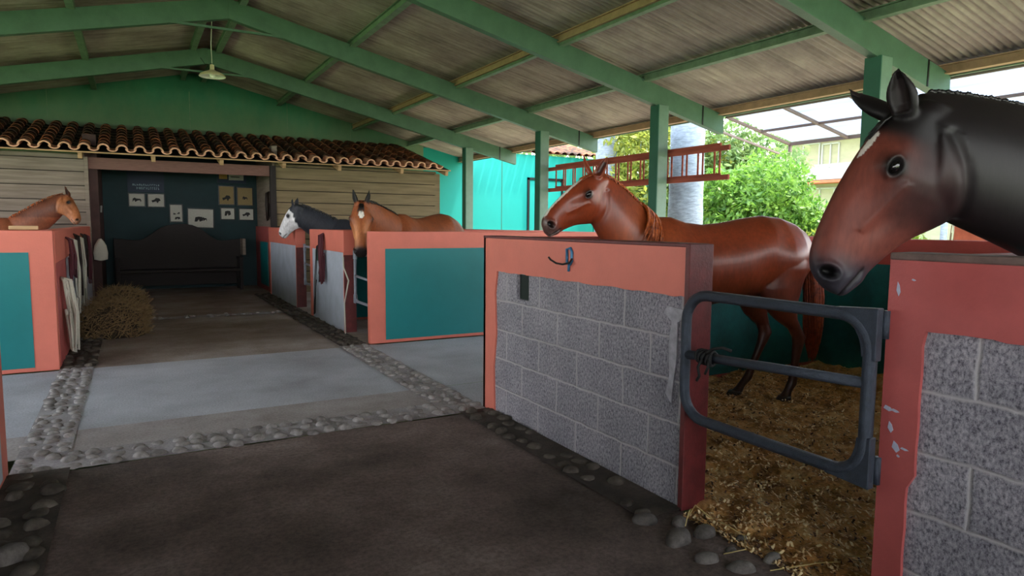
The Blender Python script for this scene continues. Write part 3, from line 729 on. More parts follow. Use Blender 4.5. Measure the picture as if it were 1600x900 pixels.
MB().tube([(lx-.16, ly-.1, 3.75), (lx-.1, ly-.1, 3.66), (lx+.0, ly-.02, 3.7)], .004, 5).build('loose_wire', M['rope_black'], t)

# ------------------------------------------------------------------ bedding
def bedding():
    b = MB(); x0, x1, y0, y1, st = 2.30, 6.10, 1.31, 4.35, .03
    nx, ny = int((x1-x0)/st), int((y1-y0)/st); vs = []
    H = lambda x, y: .035 + .030*noise.noise(V((x*2.2, y*2.2, 0))) + .034*noise.noise(V((x*8, y*8, 4))) + .018*noise.noise(V((x*24, y*24, 8))) - .05*max(0, (2.50-x)/.2)
    for j in range(ny+1):
        for i in range(nx+1):
            x, y = x0+st*i, y0+st*j; vs.append((x, y, max(H(x, y), -.02)))
    b.add(vs, [(j*(nx+1)+i, j*(nx+1)+i+1, (j+1)*(nx+1)+i+1, (j+1)*(nx+1)+i) for j in range(ny) for i in range(nx) if not (x0+st*i < 2.46 and y0+st*j > 2.34)])
    for k in range(42000):
        y = rng.uniform(1.30, 4.3); x = 2.26 + (5.9-2.26)*rng.random()**1.7
        if x < 2.5 and (y > 2.30 or y < 1.42): continue
        l, w = rng.uniform(.004, .016), rng.uniform(.002, .006); a = rng.uniform(0, 3.14); tl = rng.uniform(-.5, .5)
        z = max(H(x, y), .006)+rng.uniform(.0, .014); dx, dy = math.cos(a)*l, math.sin(a)*l; ex, ey = -math.sin(a)*w, math.cos(a)*w
        b.add([(x-dx-ex, y-dy-ey, z-tl*l), (x+dx-ex, y+dy-ey, z+tl*l), (x+dx+ex, y+dy+ey, z+tl*l+.003), (x-dx+ex, y-dy+ey, z-tl*l+.003)], [(0, 1, 2, 3)], 0 if k % 7 < 3 else (1 if k % 7 < 6 else 2))
    o = b.build('bedding', [M['bedding'], M['chip_light'], M['chip_dark']])
    tag(o, 'golden brown wood shaving bedding strewn over the chestnut horse stall floor', 'bedding', kind='stuff')
M['chip_light'] = plain('light_shaving', (255, 228, 176), .8)
M['chip_dark'] = plain('dark_shaving', (84, 54, 34), .9)
bedding()
# ------------------------------------------------------------------ loose stones by the gate
M['pebble'] = mat_concrete('grey_pebble', (72, 66, 62), (98, 92, 88), (124, 118, 114), 40, .4, 9)
def stone(x, y, a, c, h, rot, label):
    b = MB(); rg = []; sx = rng.uniform(0, 50)
    for k in range(1, 9):
        t = math.pi*k/9; rg.append([])
        for j in range(16):
            an = 2*math.pi*j/16; r = math.sin(t)**.8; px, py, pz = a*r*math.cos(an), c*r*math.sin(an), h*math.cos(t)
            f = 1+.18*noise.noise(V((math.cos(an)*1.3+sx, math.sin(an)*1.3, math.cos(t)*1.3))); px *= f; py *= f
            rg[-1].append(V((x+px*math.cos(rot)-py*math.sin(rot), y+px*math.sin(rot)+py*math.cos(rot), h*.25+pz)))
    b.rings(rg[::-1]); o = b.build('river_stone', M['pebble'], smooth=True); tag(o, label, 'stone', 'loose stones set in the floor before the near gate')
for a in ((2.065, 2.125, .075, .05, .045, .3, 'largest loose stone, nearest the end of the grey block wall'),
          (2.215, 2.115, .06, .042, .035, .2, 'rounded stone just right of the largest one'),
          (2.31, 1.985, .04, .026, .022, .3, 'small flat stone at the edge of the bedding'),
          (2.045, 1.935, .055, .036, .03, -.3, 'dark stone in front of the largest one'),
          (2.115, 1.81, .06, .038, .03, -.5, 'flat stone at the bottom edge of the view'),
          (2.29, 1.80, .05, .03, .028, .1, 'pale smooth stone nearest the rose gate post'),
          (2.065, 2.345, .06, .04, .032, -.5, 'stone at the foot of the grey block wall, beyond the largest one'),
          (2.20, 1.945, .03, .018, .016, 0, 'tiny dark stone between the larger ones'),
          (2.19, 2.25, .045, .034, .03, .5, 'stone touching the foot of the shade-darkened wall end'),
          (-.49, 3.30, .08, .06, .06, .4, 'pale stone at the lower left corner of the floor')): stone(*a)
b = MB()
for P in ([(2.30, 2.10, .05), (2.31, 1.97, .035), (2.24, 1.90, .02), (2.14, 1.93, .01)], [(2.17, 2.19, .02), (2.22, 2.22, .07), (2.26, 2.25, .06)], [(2.21, 2.23, .02), (2.28, 2.24, .08), (2.32, 2.17, .03)], [(2.50, 1.60, .06), (2.62, 1.52, .07), (2.66, 1.58, .12)], [(2.2, 1.74, .01), (2.4, 1.66, .03), (2.45, 1.6, .05)]):
    b.tube(P, .0025, 4)
tag(b.build('straw_stalks', M['straw']), 'few pale straw stalks lying by the stones and bedding', 'straw', kind='stuff')

# ------------------------------------------------------------------ tack on the walls, hay
def rope_bundle(name, x, y, ztop, zbot, wid, n, mat, label, cat, group=None, seed=1, out=.03, r=.008, spread=0):
    rs = random.Random(seed); b = MB(); sgn = 1 if x < 0 else -1
    for k in range(n):
        yy = y+rs.uniform(-.45, .45)*wid; y2 = y+rs.uniform(-.6, .6)*wid+spread*rs.random(); z1 = zbot+rs.uniform(0, .25)*(ztop-zbot); o_ = out*rs.uniform(.6, 1.6)
        b.tube([(x, y, ztop), (x+sgn*o_, yy, ztop-.03), (x+sgn*o_*1.5, (yy+y2)/2+rs.uniform(-.02, .02), (ztop+z1)/2), (x+sgn*o_*1.3, y2, z1), (x+sgn*o_, y2+rs.uniform(-.05, .05), z1+.02), (x+sgn*o_*.8, (yy+y2)/2+rs.uniform(-.04, .04), (ztop+z1)/2)], r*rs.uniform(.7, 1.2), 5)
    o = b.build(name, mat, smooth=True); return tag(o, label, cat, group)
rope_bundle('coiled_rope', XL+.01, 7.95, .84, .03, .22, 12, M['rope_white'], 'thick white rope hanging to the floor beside the left salmon wall end', 'rope', None, 1, .05, .011, .35)
for y, m, lab, zt, zb, sd in ((8.75, 'rope_red', 'dark red halter hanging nearest on the left wall', 1.22, .75, 2), (9.3, 'rope_white', 'pale lead rope hanging on the left wall beyond the dark red halter', 1.2, .3, 3),
                      (9.9, 'leather', 'dark leather bridle hanging in the middle of the left wall', 1.24, .45, 4), (10.5, 'rope_white', 'second pale lead rope further along the left wall', 1.2, .3, 5),
                      (11.2, 'leather', 'second dark leather bridle further along the left wall', 1.22, .5, 6), (12.0, 'rope_red', 'far dark red halter near the end of the left wall', 1.2, .45, 7)):
    rope_bundle('halter' if m != 'rope_white' else 'lead_rope', XL+.01, y, zt, zb, .42, 8, M[m], lab, 'tack', 'tack hanging on the left wall', sd, .035, .009)
rope_bundle('halter', XR-.006, 9.42, 1.26, .55, .28, 16, M['rope_red'], 'bundle of dark red halters and leads on the pale wall between the far gates', 'tack', None, 8, .03, .009)
rope_bundle('lead_rope', XR-.006, 9.68, 1.1, .03, .2, 3, M['rope_black'], 'thin dark lead ropes trailing down below the red halters', 'tack', None, 12, .03, .005, .3)
rope_bundle('halter', 2.415, 14.25, 2.02, 1.42, .30, 9, M['leather'], 'black bridle hanging inside the right side of the alcove', 'tack', None, 21, .03, .012)
tag(MB().bar((-.49, 14.3, 1.56), (-.485, 14.42, 1.68), .03, .012).build('wall_bracket', M['white']), 'small pale bracket on the brown left wall of the alcove', 'bracket')
b = MB().tube([(XR-.02, 8.36, .98), (XR-.04, 8.28, .85), (XR-.03, 8.1, .70), (XR-.04, 8.2, .5), (XR-.03, 8.3, .40), (XR-.05, 8.22, .2), (XR-.05, 8.2, .03)], .009, 6)
tag(b.build('lead_rope', M['rope_white'], smooth=True), 'pale rope dangling from the gate under the star-faced bay horse', 'rope')
tag(MB().bar((-.98, 7.54, 1.335), (-.76, 7.56, 1.335), .06, .035).build('wooden_offcut', M['rafter_tail'], bevel=.006), 'pale wooden offcut lying on top of the left partition', 'board')
def hay(x, y, rx, ry, h, n, label, seed):
    rs = random.Random(seed); t = thing('hay_bale', label, 'hay', (x, y, 0), 'hay heaped at the end of the left wall')
    b = MB(); rg = []
    for k in range(9):
        q = k/8; z = h*q; r = (1-q**3.5)**.5*.94+.02
        rg.append([V((x+rx*r*math.cos(a)*(1+.12*noise.noise(V((a*2, z*5, seed)))), y+ry*r*math.sin(a), z)) for a in [2*math.pi*j/20 for j in range(20)]])
    b.rings(rg); b.build('core', M['hay_core'], t, smooth=True)
    b = MB()
    for k in range(2600):
        a = rs.uniform(0, 6.283); q = rs.random(); r = (1-q**3.5)**.5; c = V((x+rx*r*math.cos(a), y+ry*r*math.sin(a), h*q)); nrm = V((math.cos(a), math.sin(a), .5+q)).normalized()
        d = V((rs.uniform(-1, 1), rs.uniform(-1, 1), rs.uniform(-.8, .8))).normalized(); l = rs.uniform(.06, .17); w = V((0, 0, .003)) + nrm.cross(d)*.003
        p = c-d*l*.5+nrm*rs.uniform(-.01, .03); e = c+d*l*.5+nrm*rs.uniform(0, .10)
        b.add([p-w, p+w, e+w*.5, e-w*.5], [(0, 1, 2, 3)])
    o = b.build('stalks', M['hay'], t); o['kind'] = 'stuff'
M['hay'] = plain('dull_hay', (136, 112, 78), .9); M['hay_core'] = mat_concrete('packed_hay', (24, 18, 13), (44, 34, 24), (64, 50, 36), 40, 1, 6)
hay(-.24, 9.50, .34, .30, .42, 1, 'larger dark hay heap at the foot of the left wall ropes', 2)
hay(-.18, 10.75, .32, .30, .46, 1, 'hay heap with a pointed side, behind the larger one', 3)
t = thing('feed_sack', 'pale crumpled sack hanging at the left jamb of the alcove', 'sack', (-.5, 13.6, .8))
b = MB(); b.rings([[V((-.50+r*math.cos(a), 13.6+.05*math.sin(a), z)) for a in [2*math.pi*j/14 for j in range(14)]] for z, r in ((.72, .03), (.74, .10), (.85, .11), (.98, .09), (1.06, .05), (1.10, .02))]); b.build('bag', M['rope_white'], t, smooth=True)

# ------------------------------------------------------------------ ladders on the posts
def ladder(x, y0, y1, z0, z1, label, off):
    t = thing('wooden_ladder', label, 'ladder', (x, y0, z0), 'wooden ladders stored on edge outside the posts')
    for z in (z0, z1): MB().box((x-.016, y0, z-.032), (x+.016, y1, z+.032)).build('rail', M['ladder'], t, bevel=.004)
    y = y0+.16+off
    while y < y1-.05:
        MB().tube([(x, y, z0), (x, y, z1)], .013, 8).build('rung', M['ladder'], t, smooth=True); y += .29
ladder(6.50, 6.02, 10.25, 2.02, 2.385, 'long red brown ladder hung on edge nearest the posts', 0)
ladder(6.56, 6.22, 10.05, 2.05, 2.43, 'second red brown ladder hung on edge behind the first', -.055)
for y in (10.18, 7.15):
    pass
# ------------------------------------------------------------------ outside: canopy
t = thing('canopy', 'translucent canopy panels in a brown frame beyond the right eave', 'canopy', (8.3, 4, 2.7))
def cz(x): return 3.0-(x-7.6)*.215
for x, w in ((7.62, .04), (8.35, .035), (9.02, .05)): MB().bar((x, 7.13, cz(x)), (x, .2, cz(x)), w, w).build('rail', M['canopy_bar'], t)
for y in (7.13, 6.15, 5.2, 4.25, 3.3, 2.35, 1.4, .45): MB().bar((7.6, y, cz(7.6)-.005), (9.02, y, cz(9.02)-.005), .035, .04).build('cross_bar', M['canopy_bar'], t)
for i, (a, c) in enumerate(((7.63, 8.34), (8.36, 9.01))):
    MB().add([(a, .3, cz(a)+.03), (c, .3, cz(c)+.03), (c, 7.1, cz(c)+.03), (a, 7.1, cz(a)+.03), (a, .3, cz(a)+.036), (c, .3, cz(c)+.036), (c, 7.1, cz(c)+.036), (a, 7.1, cz(a)+.036)],
             [(0, 1, 2, 3), (7, 6, 5, 4), (0, 4, 5, 1), (1, 5, 6, 2), (2, 6, 7, 3), (3, 7, 4, 0)]).build('panel', M['pane'], t)
MB().bar((7.6, 7.4, 2.86), (9.1, 7.4, 2.58), .03, .03).build('outer_strut', M['canopy_bar'], t)
for y in (7.13, .3): MB().box((8.99, y-.03, -.1), (9.05, y+.03, cz(9.02))).build('leg', M['canopy_bar'], t) if y < 1 else MB().bar((9.02, y, cz(9.02)), (9.02, y, cz(9.02)-.12), .04, .04, (0, 1, 0)).build('corner_bracket', M['canopy_bar'], t)
# ------------------------------------------------------------------ trees
def leaves(lobes, n, size, long=1.8):
    b = MB(); vs = []; fs = []
    tot = sum(r[3]*r[4] for r in lobes)
    for (cx, cy, cz_, rx, rz) in lobes:
        m = int(n*rx*rz/tot); d = rng.normal(size=(m, 3)); d /= np.linalg.norm(d, axis=1)[:, None]; rad = rng.random(m)**.33
        lump = 1+.16*np.sin(d[:, 0]*7+cx)*np.cos(d[:, 2]*6+cy)
        c = d*np.array([rx, rx, rz])*(rad*lump)[:, None] + np.array([cx, cy, cz_])
        a = rng.normal(size=(m, 3)) + d*.6; a[:, 2] -= .3; a /= np.linalg.norm(a, axis=1)[:, None]; q = rng.normal(size=(m, 3)); s_ = np.cross(a, q); s_ /= np.linalg.norm(s_, axis=1)[:, None]
        sz = size*rng.uniform(.6, 1.3, m)[:, None]; k = len(vs)
        P = np.stack([c-a*sz*long*.5, c+s_*sz*.35, c+a*sz*long*.5, c-s_*sz*.35], 1).reshape(-1, 3); vs += P.tolist()
        fs += [(k+4*i, k+4*i+1, k+4*i+2, k+4*i+3) for i in range(m)]
    b.v = vs; b.f = fs; b.m = [0]*len(fs); return b
def bush(name, label, cat, loc, lobes, n, size, mat, trunk=None, branch_mat='bark', group=None):
    t = thing(name, label, cat, (loc[0], loc[1], -.1), group)
    lo = [(loc[0]+a, loc[1]+b_, c, r, h) for a, b_, c, r, h in lobes]
    o = leaves(lo, n, size).build('crown', M[mat], t); 
    b = MB(); rs = random.Random(int(loc[0]*10))
    for a, b_, c, r, h in lobes:
        b.tube([(loc[0]+rs.uniform(-.05, .05), loc[1], -.1), (loc[0]+a*.4, loc[1]+b_*.4, c*.5), (loc[0]+a, loc[1]+b_, c)], [.07, .05, .015], 6)
    b.build('trunk', M[branch_mat], t, smooth=True)
    return t
bush('garden_shrub', 'rounded bright green shrub in the middle of the garden, left of the white house', 'shrub', (11.6, 9.6), [(0, .1, 2.0, .95, .9), (-.5, .4, 1.5, .8, .7), (.4, -.4, 1.35, .75, .75), (.1, .1, 1.2, .95, .8), (-.8, .7, 2.1, .6, .55)], 15000, .085, 'leaf', group=None)
bush('garden_shrub', 'low yellow green shrub at the foot of the rounded shrub', 'shrub', (12.0, 8.4), [(0, 0, .8, .8, .6), (-.9, .8, .6, .7, .5), (.6, -.8, .9, .7, .6)], 5000, .08, 'leaf_yellow')
bush('garden_tree', 'yellow green tree behind the ladders, between the two middle posts', 'tree', (11.8, 14.0), [(0, 0, 3.6, 1.3, 1.2), (1.2, -.6, 3.0, 1.2, 1.2), (-.2, -.4, 2.3, 1.0, 1.0), (1.8, -1.4, 2.2, 1.2, 1.2), (.6, .6, 4.4, 1.2, .9)], 13000, .10, 'leaf_yellow')
bush('garden_tree', 'light green tree between the pale palm trunk and the rounded shrub', 'tree', (13.2, 12.6), [(0, 0, 3.4, 1.1, 1.0), (.8, -.8, 2.8, 1.1, 1.1), (0, -.3, 1.6, 1.2, 1.0), (-1.1, .3, 2.5, 1.0, 1.1)], 9000, .10, 'leaf_pale')
bush('garden_tree', 'tall green tree far behind the garden', 'tree', (16, 28), [(0, 0, 5, 3, 2.5), (3, -3, 4.2, 3, 2.6), (-3, 2, 4.5, 3, 2.3), (-6, 4, 4.2, 3, 2)], 9000, .22, 'leaf_pale')
bush('garden_shrub', 'small green bush below the lower windows of the white house', 'shrub', (14.6, 8.6), [(0, 0, .7, .9, .6), (.8, -1.0, .6, .8, .5)], 4000, .09, 'leaf')
bush('garden_tree', 'hanging yellow green foliage in front of the white house by the dark bay forehead', 'tree', (12.6, 6.65), [(0, 0, 2.9, .32, .55), (.1, .0, 2.4, .22, .6)], 2200, .07, 'leaf_yellow')
def palm_trunk(x, y, r, h, label, mat):
    t = thing('palm_trunk', label, 'tree trunk', (x, y, -.1)); b = MB()
    b.rings([[V((x+r*(1.12-.16*q+.02*math.sin(q*60))*math.cos(a), y+r*(1.12-.16*q+.02*math.sin(q*60))*math.sin(a), -.1+h*q)) for a in [2*math.pi*j/24 for j in range(24)]] for q in [k/40 for k in range(41)]])
    b.build('trunk', M[mat], t, smooth=True)
palm_trunk(8.29, 8.62, .27, 7, 'pale blue grey palm trunk just beyond the ladders', 'bark')
palm_trunk(10.9, 14.3, .26, 8, 'pale palm trunk in front of the turquoise building, farther away', 'bark')
t = thing('shaggy_palm_trunk', 'thick shaggy brown palm trunk beyond the canopy at the upper right', 'tree trunk', (13.6, 6.4, -.1))
b = MB(); rs = random.Random(4); b.rings([[V((13.6+.52*math.cos(a), 6.4+.52*math.sin(a), -.1+8*q)) for a in [2*math.pi*j/24 for j in range(24)]] for q in (0, .5, 1)]); b.build('trunk', M['bark_brown'], t, smooth=True)
b = MB()
for k in range(700):
    a = rs.uniform(0, 6.283); z = rs.uniform(1, 7.5); l = rs.uniform(.4, 1.1); r = rs.uniform(.5, .62); w = .025
    p = V((13.6+r*math.cos(a), 6.4+r*math.sin(a), z)); s_ = V((-math.sin(a), math.cos(a), 0))*w; e = p+V((rs.uniform(-.05, .1)*math.cos(a), rs.uniform(-.05, .1)*math.sin(a), -l)) + s_*rs.uniform(-2, 2)
    b.add([p-s_, p+s_, e+s_*.3, e-s_*.3], [(0, 1, 2, 3)])
o = b.build('dead_fronds', M['bark_brown'], t); o['kind'] = 'stuff'
b = MB(); t = thing('bare_shrub', 'pale bare branching shrub at the foot of the palm trunk', 'shrub', (10.2, 9.4, -.1)); rs = random.Random(8)
def br(p, d, l, r, k):
    e = p+d*l; b.tube([p, (p+e)/2+V((rs.uniform(-.02, .02),)*3), e], [r, r*.85, r*.7], 5)
    if k:
        for _ in range(3): br(e, (d+V((rs.uniform(-.8, .8), rs.uniform(-.8, .8), rs.uniform(-.1, .5)))).normalized(), l*.75, r*.65, k-1)
for _ in range(3): br(V((10.2+rs.uniform(-.3, .3), 9.4+rs.uniform(-.3, .3), -.1)), V((rs.uniform(-.3, .3), rs.uniform(-.3, .3), 1)).normalized(), .6, .035, 3)
b.build('branches', M['branch'], t)
# ------------------------------------------------------------------ white house
t = thing('white_house', 'cream two storey house with white framed windows beyond the garden', 'house', (26, 14, 0))
MB().box((24, 6, -.1), (30, 19.3, 5.2)).build('wall', M['cream'], t)
MB().prism([(23.2, 5.15), (27, 6.4), (30.8, 5.15), (30.8, 5.0), (23.2, 5.0)], 1, 5.6, 19.9).build('roof', M['white'], t)
MB().box((23.3, 6, 3.12), (24, 19.3, 3.22)).build('ledge_roof', M['redwall'], t)
MB().box((23.95, 6, 3.3), (24.0, 19.3, 3.9)).build('white_band', M['white'], t)
def window(y0, y1, z0, z1, n, mat):
    w = MB(); f = .05
    for k in range(n+1):
        y = y0+(y1-y0)*k/n; w.box((23.94, y-f/2, z0), (24.0, y+f/2, z1))
    w.box((23.94, y0, z0-f/2), (24.0, y1, z0+f/2)); w.box((23.94, y0, z1-f/2), (24.0, y1, z1+f/2))
    fr = w.build('window', M['white'], t)
    p = MB().box((23.97, y0, z0), (23.99, y1, z1)).build('pane', M[mat], t); p.parent = fr; p.matrix_parent_inverse = Matrix.Translation(t.location).inverted()
window(17.55, 18.3, 3.8, 4.75, 1, 'glassy'); window(16.7, 17.42, 3.75, 4.68, 2, 'darkwin'); window(14.2, 18.1, .9, 2.95, 6, 'glassy'); window(9.5, 11.5, 3.8, 4.7, 2, 'darkwin')
tag(MB().box((9.0, 3.9, -.1), (9.15, 4.62, 1.62)).box((8.97, 3.87, 1.62), (9.18, 4.65, 1.67)).build('brick_pier', M['redwall']), 'orange brick pier outside, glimpsed under the dark bay jaw', 'pier')

# ------------------------------------------------------------------ horses
def sstep(a, b, x):
    t = np.clip((x-a)/(b-a), 0, 1); return t*t*(3-2*t)
def gauss(d2, r): return np.exp(-d2/(r*r))
def ring(c, side, up, w, hu, hd, n=28, p=2.3, pinch=0.0):
    """closed section: half width w, half heights hu above and hd below its widest level"""
    out = []
    for k in range(n):
        a = 2*math.pi*k/n; ca, sa = math.cos(a), math.sin(a)
        x = math.copysign(abs(ca)**(2/p), ca); z = math.copysign(abs(sa)**(2/p), sa)
        if pinch and z > 0: x *= 1 - pinch*z*z
        out.append(c + side*(w*x) + up*((hu if z > 0 else hd)*z))
    return out
HEAD = [ # s, top, bottom, half width
    (-.06, .00, -.17, .085), (.00, .05, -.20, .115), (.06, .088, -.235, .128), (.13, .122, -.285, .142), (.20, .140, -.325, .158), (.27, .152, -.362, .170), (.33, .158, -.385, .176),
    (.39, .163, -.398, .168), (.45, .166, -.385, .150), (.51, .168, -.340, .134), (.57, .167, -.290, .122), (.64, .165, -.245, .112), (.71, .160, -.214, .105), (.78, .152, -.188, .101),
    (.84, .139, -.168, .104), (.89, .120, -.160, .106), (.93, .092, -.150, .099), (.965, .052, -.136, .084), (.99, .006, -.120, .058), (1.0, -.03, -.10, .03)]
def make_horse(name_label, origin, heading, S, poll, muz, hint, L, nk, colorf, mats, voxel=.011, earL=.27, ears=((-.4, .9, .3), (-.4, .9, .3)),
               legs=None, mane=None, tail=True, earW=(1, 1), nsag=.10, body_w=1.0, hw=1.0):
    ox, oy = origin; hx, hy = heading; l = math.hypot(hx, hy); fx, fy = hx/l, hy/l
    F = V((fx, fy, 0)); LT = V((-fy, fx, 0)); U = V((0, 0, 1)); O = V((ox, oy, 0))
    def B(x, y, z): return O + (F*x + LT*y + U*z)*S
    mb = MB()
    # trunk
    T = [(-.84, 1.30, 1.12, .07), (-.80, 1.37, 1.00, .15), (-.70, 1.43, .90, .225), (-.57, 1.475, .86, .262), (-.42, 1.49, .85, .275), (-.25, 1.465, .83, .272), (-.08, 1.43, .80, .278), (.08, 1.415, .78, .28),
         (.22, 1.43, .775, .268), (.34, 1.47, .785, .245), (.45, 1.47, .81, .235), (.56, 1.40, .86, .225), (.65, 1.30, .92, .20), (.71, 1.20, .99, .14), (.74, 1.13, 1.05, .07)]
    rg = []
    for x, zt, zb, w in T:
        h = zt-zb; mid = zb+h*.52
        pin = .42 if -.3 < x < .5 else .3
        rg.append(ring(B(x, 0, mid), LT, U, w*S*body_w, (zt-mid)*S, (mid-zb)*S, 64, 2.25, pin))
    mb.rings(rg)
    # head frame
    P, Q = V(poll), V(muz); u = (Q-P).normalized(); h = V(hint).normalized(); v = (h - u*h.dot(u)).normalized(); w_ = u.cross(v)
    def Hd(s, t, lat=0): return P + (u*s + v*t + w_*lat)*L
    rg = []
    for s, tt, tb, w in HEAD:
        H_ = tt-tb; mid = tb+H_*.60
        rg.append(ring(Hd(s, mid), w_, v, w*L*hw, (tt-mid)*L, (mid-tb)*L, 60, 2.35, .22))
    # the underside narrows to the jaw bars: squeeze points below the widest level
    rg2 = []
    for (s, tt, tb, w), r_ in zip(HEAD, rg):
        H_ = tt-tb; mid = tb+H_*.60; o = []
        for p in r_:
            d = p-P; lt = d.dot(w_); tv = d.dot(v)/L
            if tv < mid: 
                q = (mid-tv)/(mid-tb); lt2 = lt*(1-.38*q*q); p = p + w_*(lt2-lt)
            o.append(p)
        rg2.append(o)
    mb.rings(rg2)
    # neck: bezier from inside the chest to behind the poll
    A0 = B(.42, 0, 1.13); A3 = Hd(.17, -.10)
    A2 = A3 + (A0-A3).normalized()*.16*S + V((0, 0, nsag*S)) ; A1 = A0 + (F*.26+U*.16)*S
    crest = []; N = 30; rg = []
    dirs = []
    for k in range(N+1):
        q = k/N; c = A0*(1-q)**3 + A1*3*q*(1-q)**2 + A2*3*q*q*(1-q) + A3*q**3
        tg = ((A1-A0)*(1-q)**2 + (A2-A1)*2*q*(1-q) + (A3-A2)*q*q).normalized()
        back = -F if (u.dot(F) > -.2) else -F
        up = U - F*.55; up = (up - tg*up.dot(tg)).normalized()
        if q > .6:
            hb = (v - u*.8); hb = (hb - tg*hb.dot(tg)).normalized(); up = (up*(1-(q-.6)/.4) + hb*((q-.6)/.4)).normalized()
        side = tg.cross(up).normalized()
        e = q**.8
        hh = nk[0]*(1-e)+nk[1]*e; ww = nk[2]*(1-e)+nk[3]*e
        tp = float(np.interp(q, [0, .1, .25, 1], [.45, .75, 1, 1])); ww *= tp; hh *= .35+.65*tp
        r_ = ring(c, side, up, ww*S, hh*S, hh*S, 64, 2.15, .45); rg.append(r_)
        crest.append((c, up, side, hh*S, ww*S, tg))
    mb.rings(rg)
    # legs
    LG = legs or {}
    fore = [(.50, .13, 1.20, .13, .07), (.47, .15, 1.0, .13, .085), (.43, .155, .84, .105, .075), (.445, .15, .68, .072, .058), (.465, .145, .54, .05, .045), (.475, .145, .46, .051, .047), (.468, .145, .39, .036, .034),
            (.465, .145, .28, .03, .027), (.468, .145, .19, .036, .032), (.475, .145, .155, .041, .036), (.50, .145, .105, .032, .031), (.515, .145, .07, .040, .04), (.52, .145, .05, .046, .044)]
    hind = [(-.55, .12, 1.25, .20, .11), (-.56, .14, 1.08, .225, .125), (-.52, .15, .93, .19, .115), (-.52, .152, .80, .145, .10), (-.575, .15, .69, .098, .07), (-.665, .145, .60, .056, .043), (-.705, .142, .535, .058, .042), (-.70, .14, .47, .046, .038),
            (-.685, .14, .38, .035, .03), (-.67, .14, .28, .031, .027), (-.66, .14, .19, .036, .032), (-.65, .14, .155, .041, .036), (-.615, .14, .10, .033, .031), (-.60, .14, .07, .042, .04), (-.59, .14, .05, .048, .044)]
    hoofs = []
    for key, chain, sg in (('fl', fore, 1), ('fr', fore, -1), ('hl', hind, 1), ('hr', hind, -1)):
        dx, dy = LG.get(key, (0, 0)); rg = []; z0 = chain[2][2]
        for i, (x, y, z, a, b_) in enumerate(chain):
            q = max(0, min(1, (z0-z)/z0)); q = q**1.0
            c = B(x+dx*q, sg*y+dy*q, z); rg.append([c + F*(a*S*math.cos(t)) + LT*(b_*S*math.sin(t)) for t in [2*math.pi*k/28 for k in range(28)]])
        mb.rings(rg); x, y, z = chain[-1][:3]; hoofs.append((x+dx, sg*y+dy))
    # ears
    earinfo = []
    for sg, (eu, ev, el), eL, eW in zip((1, -1), ears, earL if isinstance(earL, tuple) else (earL,)*2, earW):
        e = (u*eu + v*ev + w_*el*sg).normalized(); base = Hd(.045, .055, sg*.078); 
        fr = (v*.55 + u*.35 + w_*sg*.75); fr = (fr - e*fr.dot(e)).normalized(); sd = e.cross(fr)
        rg = []; Le = eL*L
        for q, w, th in ((-.12, .040, .036), (.0, .048, .040), (.15, .056, .040), (.35, .062, .036), (.55, .056, .028), (.75, .038, .018), (.9, .019, .009), (1, .004, .003)):
            bend = fr*(.03*Le*math.sin(q*3))
            rg.append([base + e*(Le*q) + bend + sd*(w*eW*L*math.cos(t)) + fr*(th*L*math.sin(t)) for t in [2*math.pi*k/16 for k in range(16)]])
        mb.rings(rg); earinfo.append((base, e, fr, sd, Le))
    raw = mb.build('tmp', M['coat'])
    md = raw.modifiers.new('r', 'REMESH'); md.mode = 'VOXEL'; md.voxel_size = voxel; md.adaptivity = 0
    sm = raw.modifiers.new('s', 'SMOOTH'); sm.iterations = max(5, int(.075/voxel)); sm.factor = .5
    dg = bpy.context.evaluated_depsgraph_get(); me = bpy.data.meshes.new_from_object(raw.evaluated_get(dg)); bpy.data.objects.remove(raw)
    n = len(me.vertices); co = np.empty(n*3); me.vertices.foreach_get('co', co); co = co.reshape(-1, 3)
    nr = np.empty(n*3); me.vertices.foreach_get('normal', nr); nr = nr.reshape(-1, 3)
    npv = lambda a: np.array(a[:])
    # ---- sculpt the head in its own frame
    d = co - npv(P); hs = d@npv(u)/L; ht = d@npv(v)/L; hl = d@npv(w_)/L; al = np.abs(hl); sg = np.sign(hl)
    hss = [r_[0] for r_ in HEAD]; tbs = np.interp(hs, hss, [r_[2] for r_ in HEAD]); tts = np.interp(hs, hss, [r_[1] for r_ in HEAD]); wds = np.interp(hs, hss, [r_[3] for r_ in HEAD])*hw
    onhead = sstep(-.03, .09, hs)*(hs < 1.1)*sstep(-.02, .05, ht-tbs+.03*(hs > .45))*(ht < tts+.06)*(al < wds+.07)
    outw = sg[:, None]*npv(w_)[None, :]
    mv = np.zeros(n)      # lateral push, unit L
    E_s, E_t = .315, .005
    de = (hs-E_s)**2 + (ht-E_t)**2
    mv += .030*gauss((hs-E_s+.01)**2 + (ht-E_t-.03)**2*1.5, .075)       # orbit
    mv += .012*gauss((hs-E_s+.02)**2*.6 + (ht-E_t-.055)**2*3.0, .045)   # brow
    mv -= .036*gauss(((hs-E_s)**2*.8 + (ht-E_t)**2*1.9), .036)         # socket
    dr_ = np.sqrt((hs-E_s)**2*.75 + (ht-E_t)**2*1.5); mv += .010*gauss((dr_-.046)**2, .011) + .008*gauss((dr_-.05)**2, .012)*(ht > E_t)   # lids
    mv -= .012*gauss((hs-.19)**2 + (ht-.06)**2, .05)                    # temple hollow
    lx_ = np.clip((hs-.36)/.30, 0, 1); ct = -.085 + .075*lx_
    mv += .012*gauss((ht-ct)**2*1.2 + np.where((hs < .36) | (hs > .66), 1, 0)*.01, .026)*sstep(.32, .40, hs)*(1-sstep(.60, .72, hs))  # facial crest
    mv -= .014*gauss((ht-ct+.065)**2 + (hs-.58)**2*.25, .045)
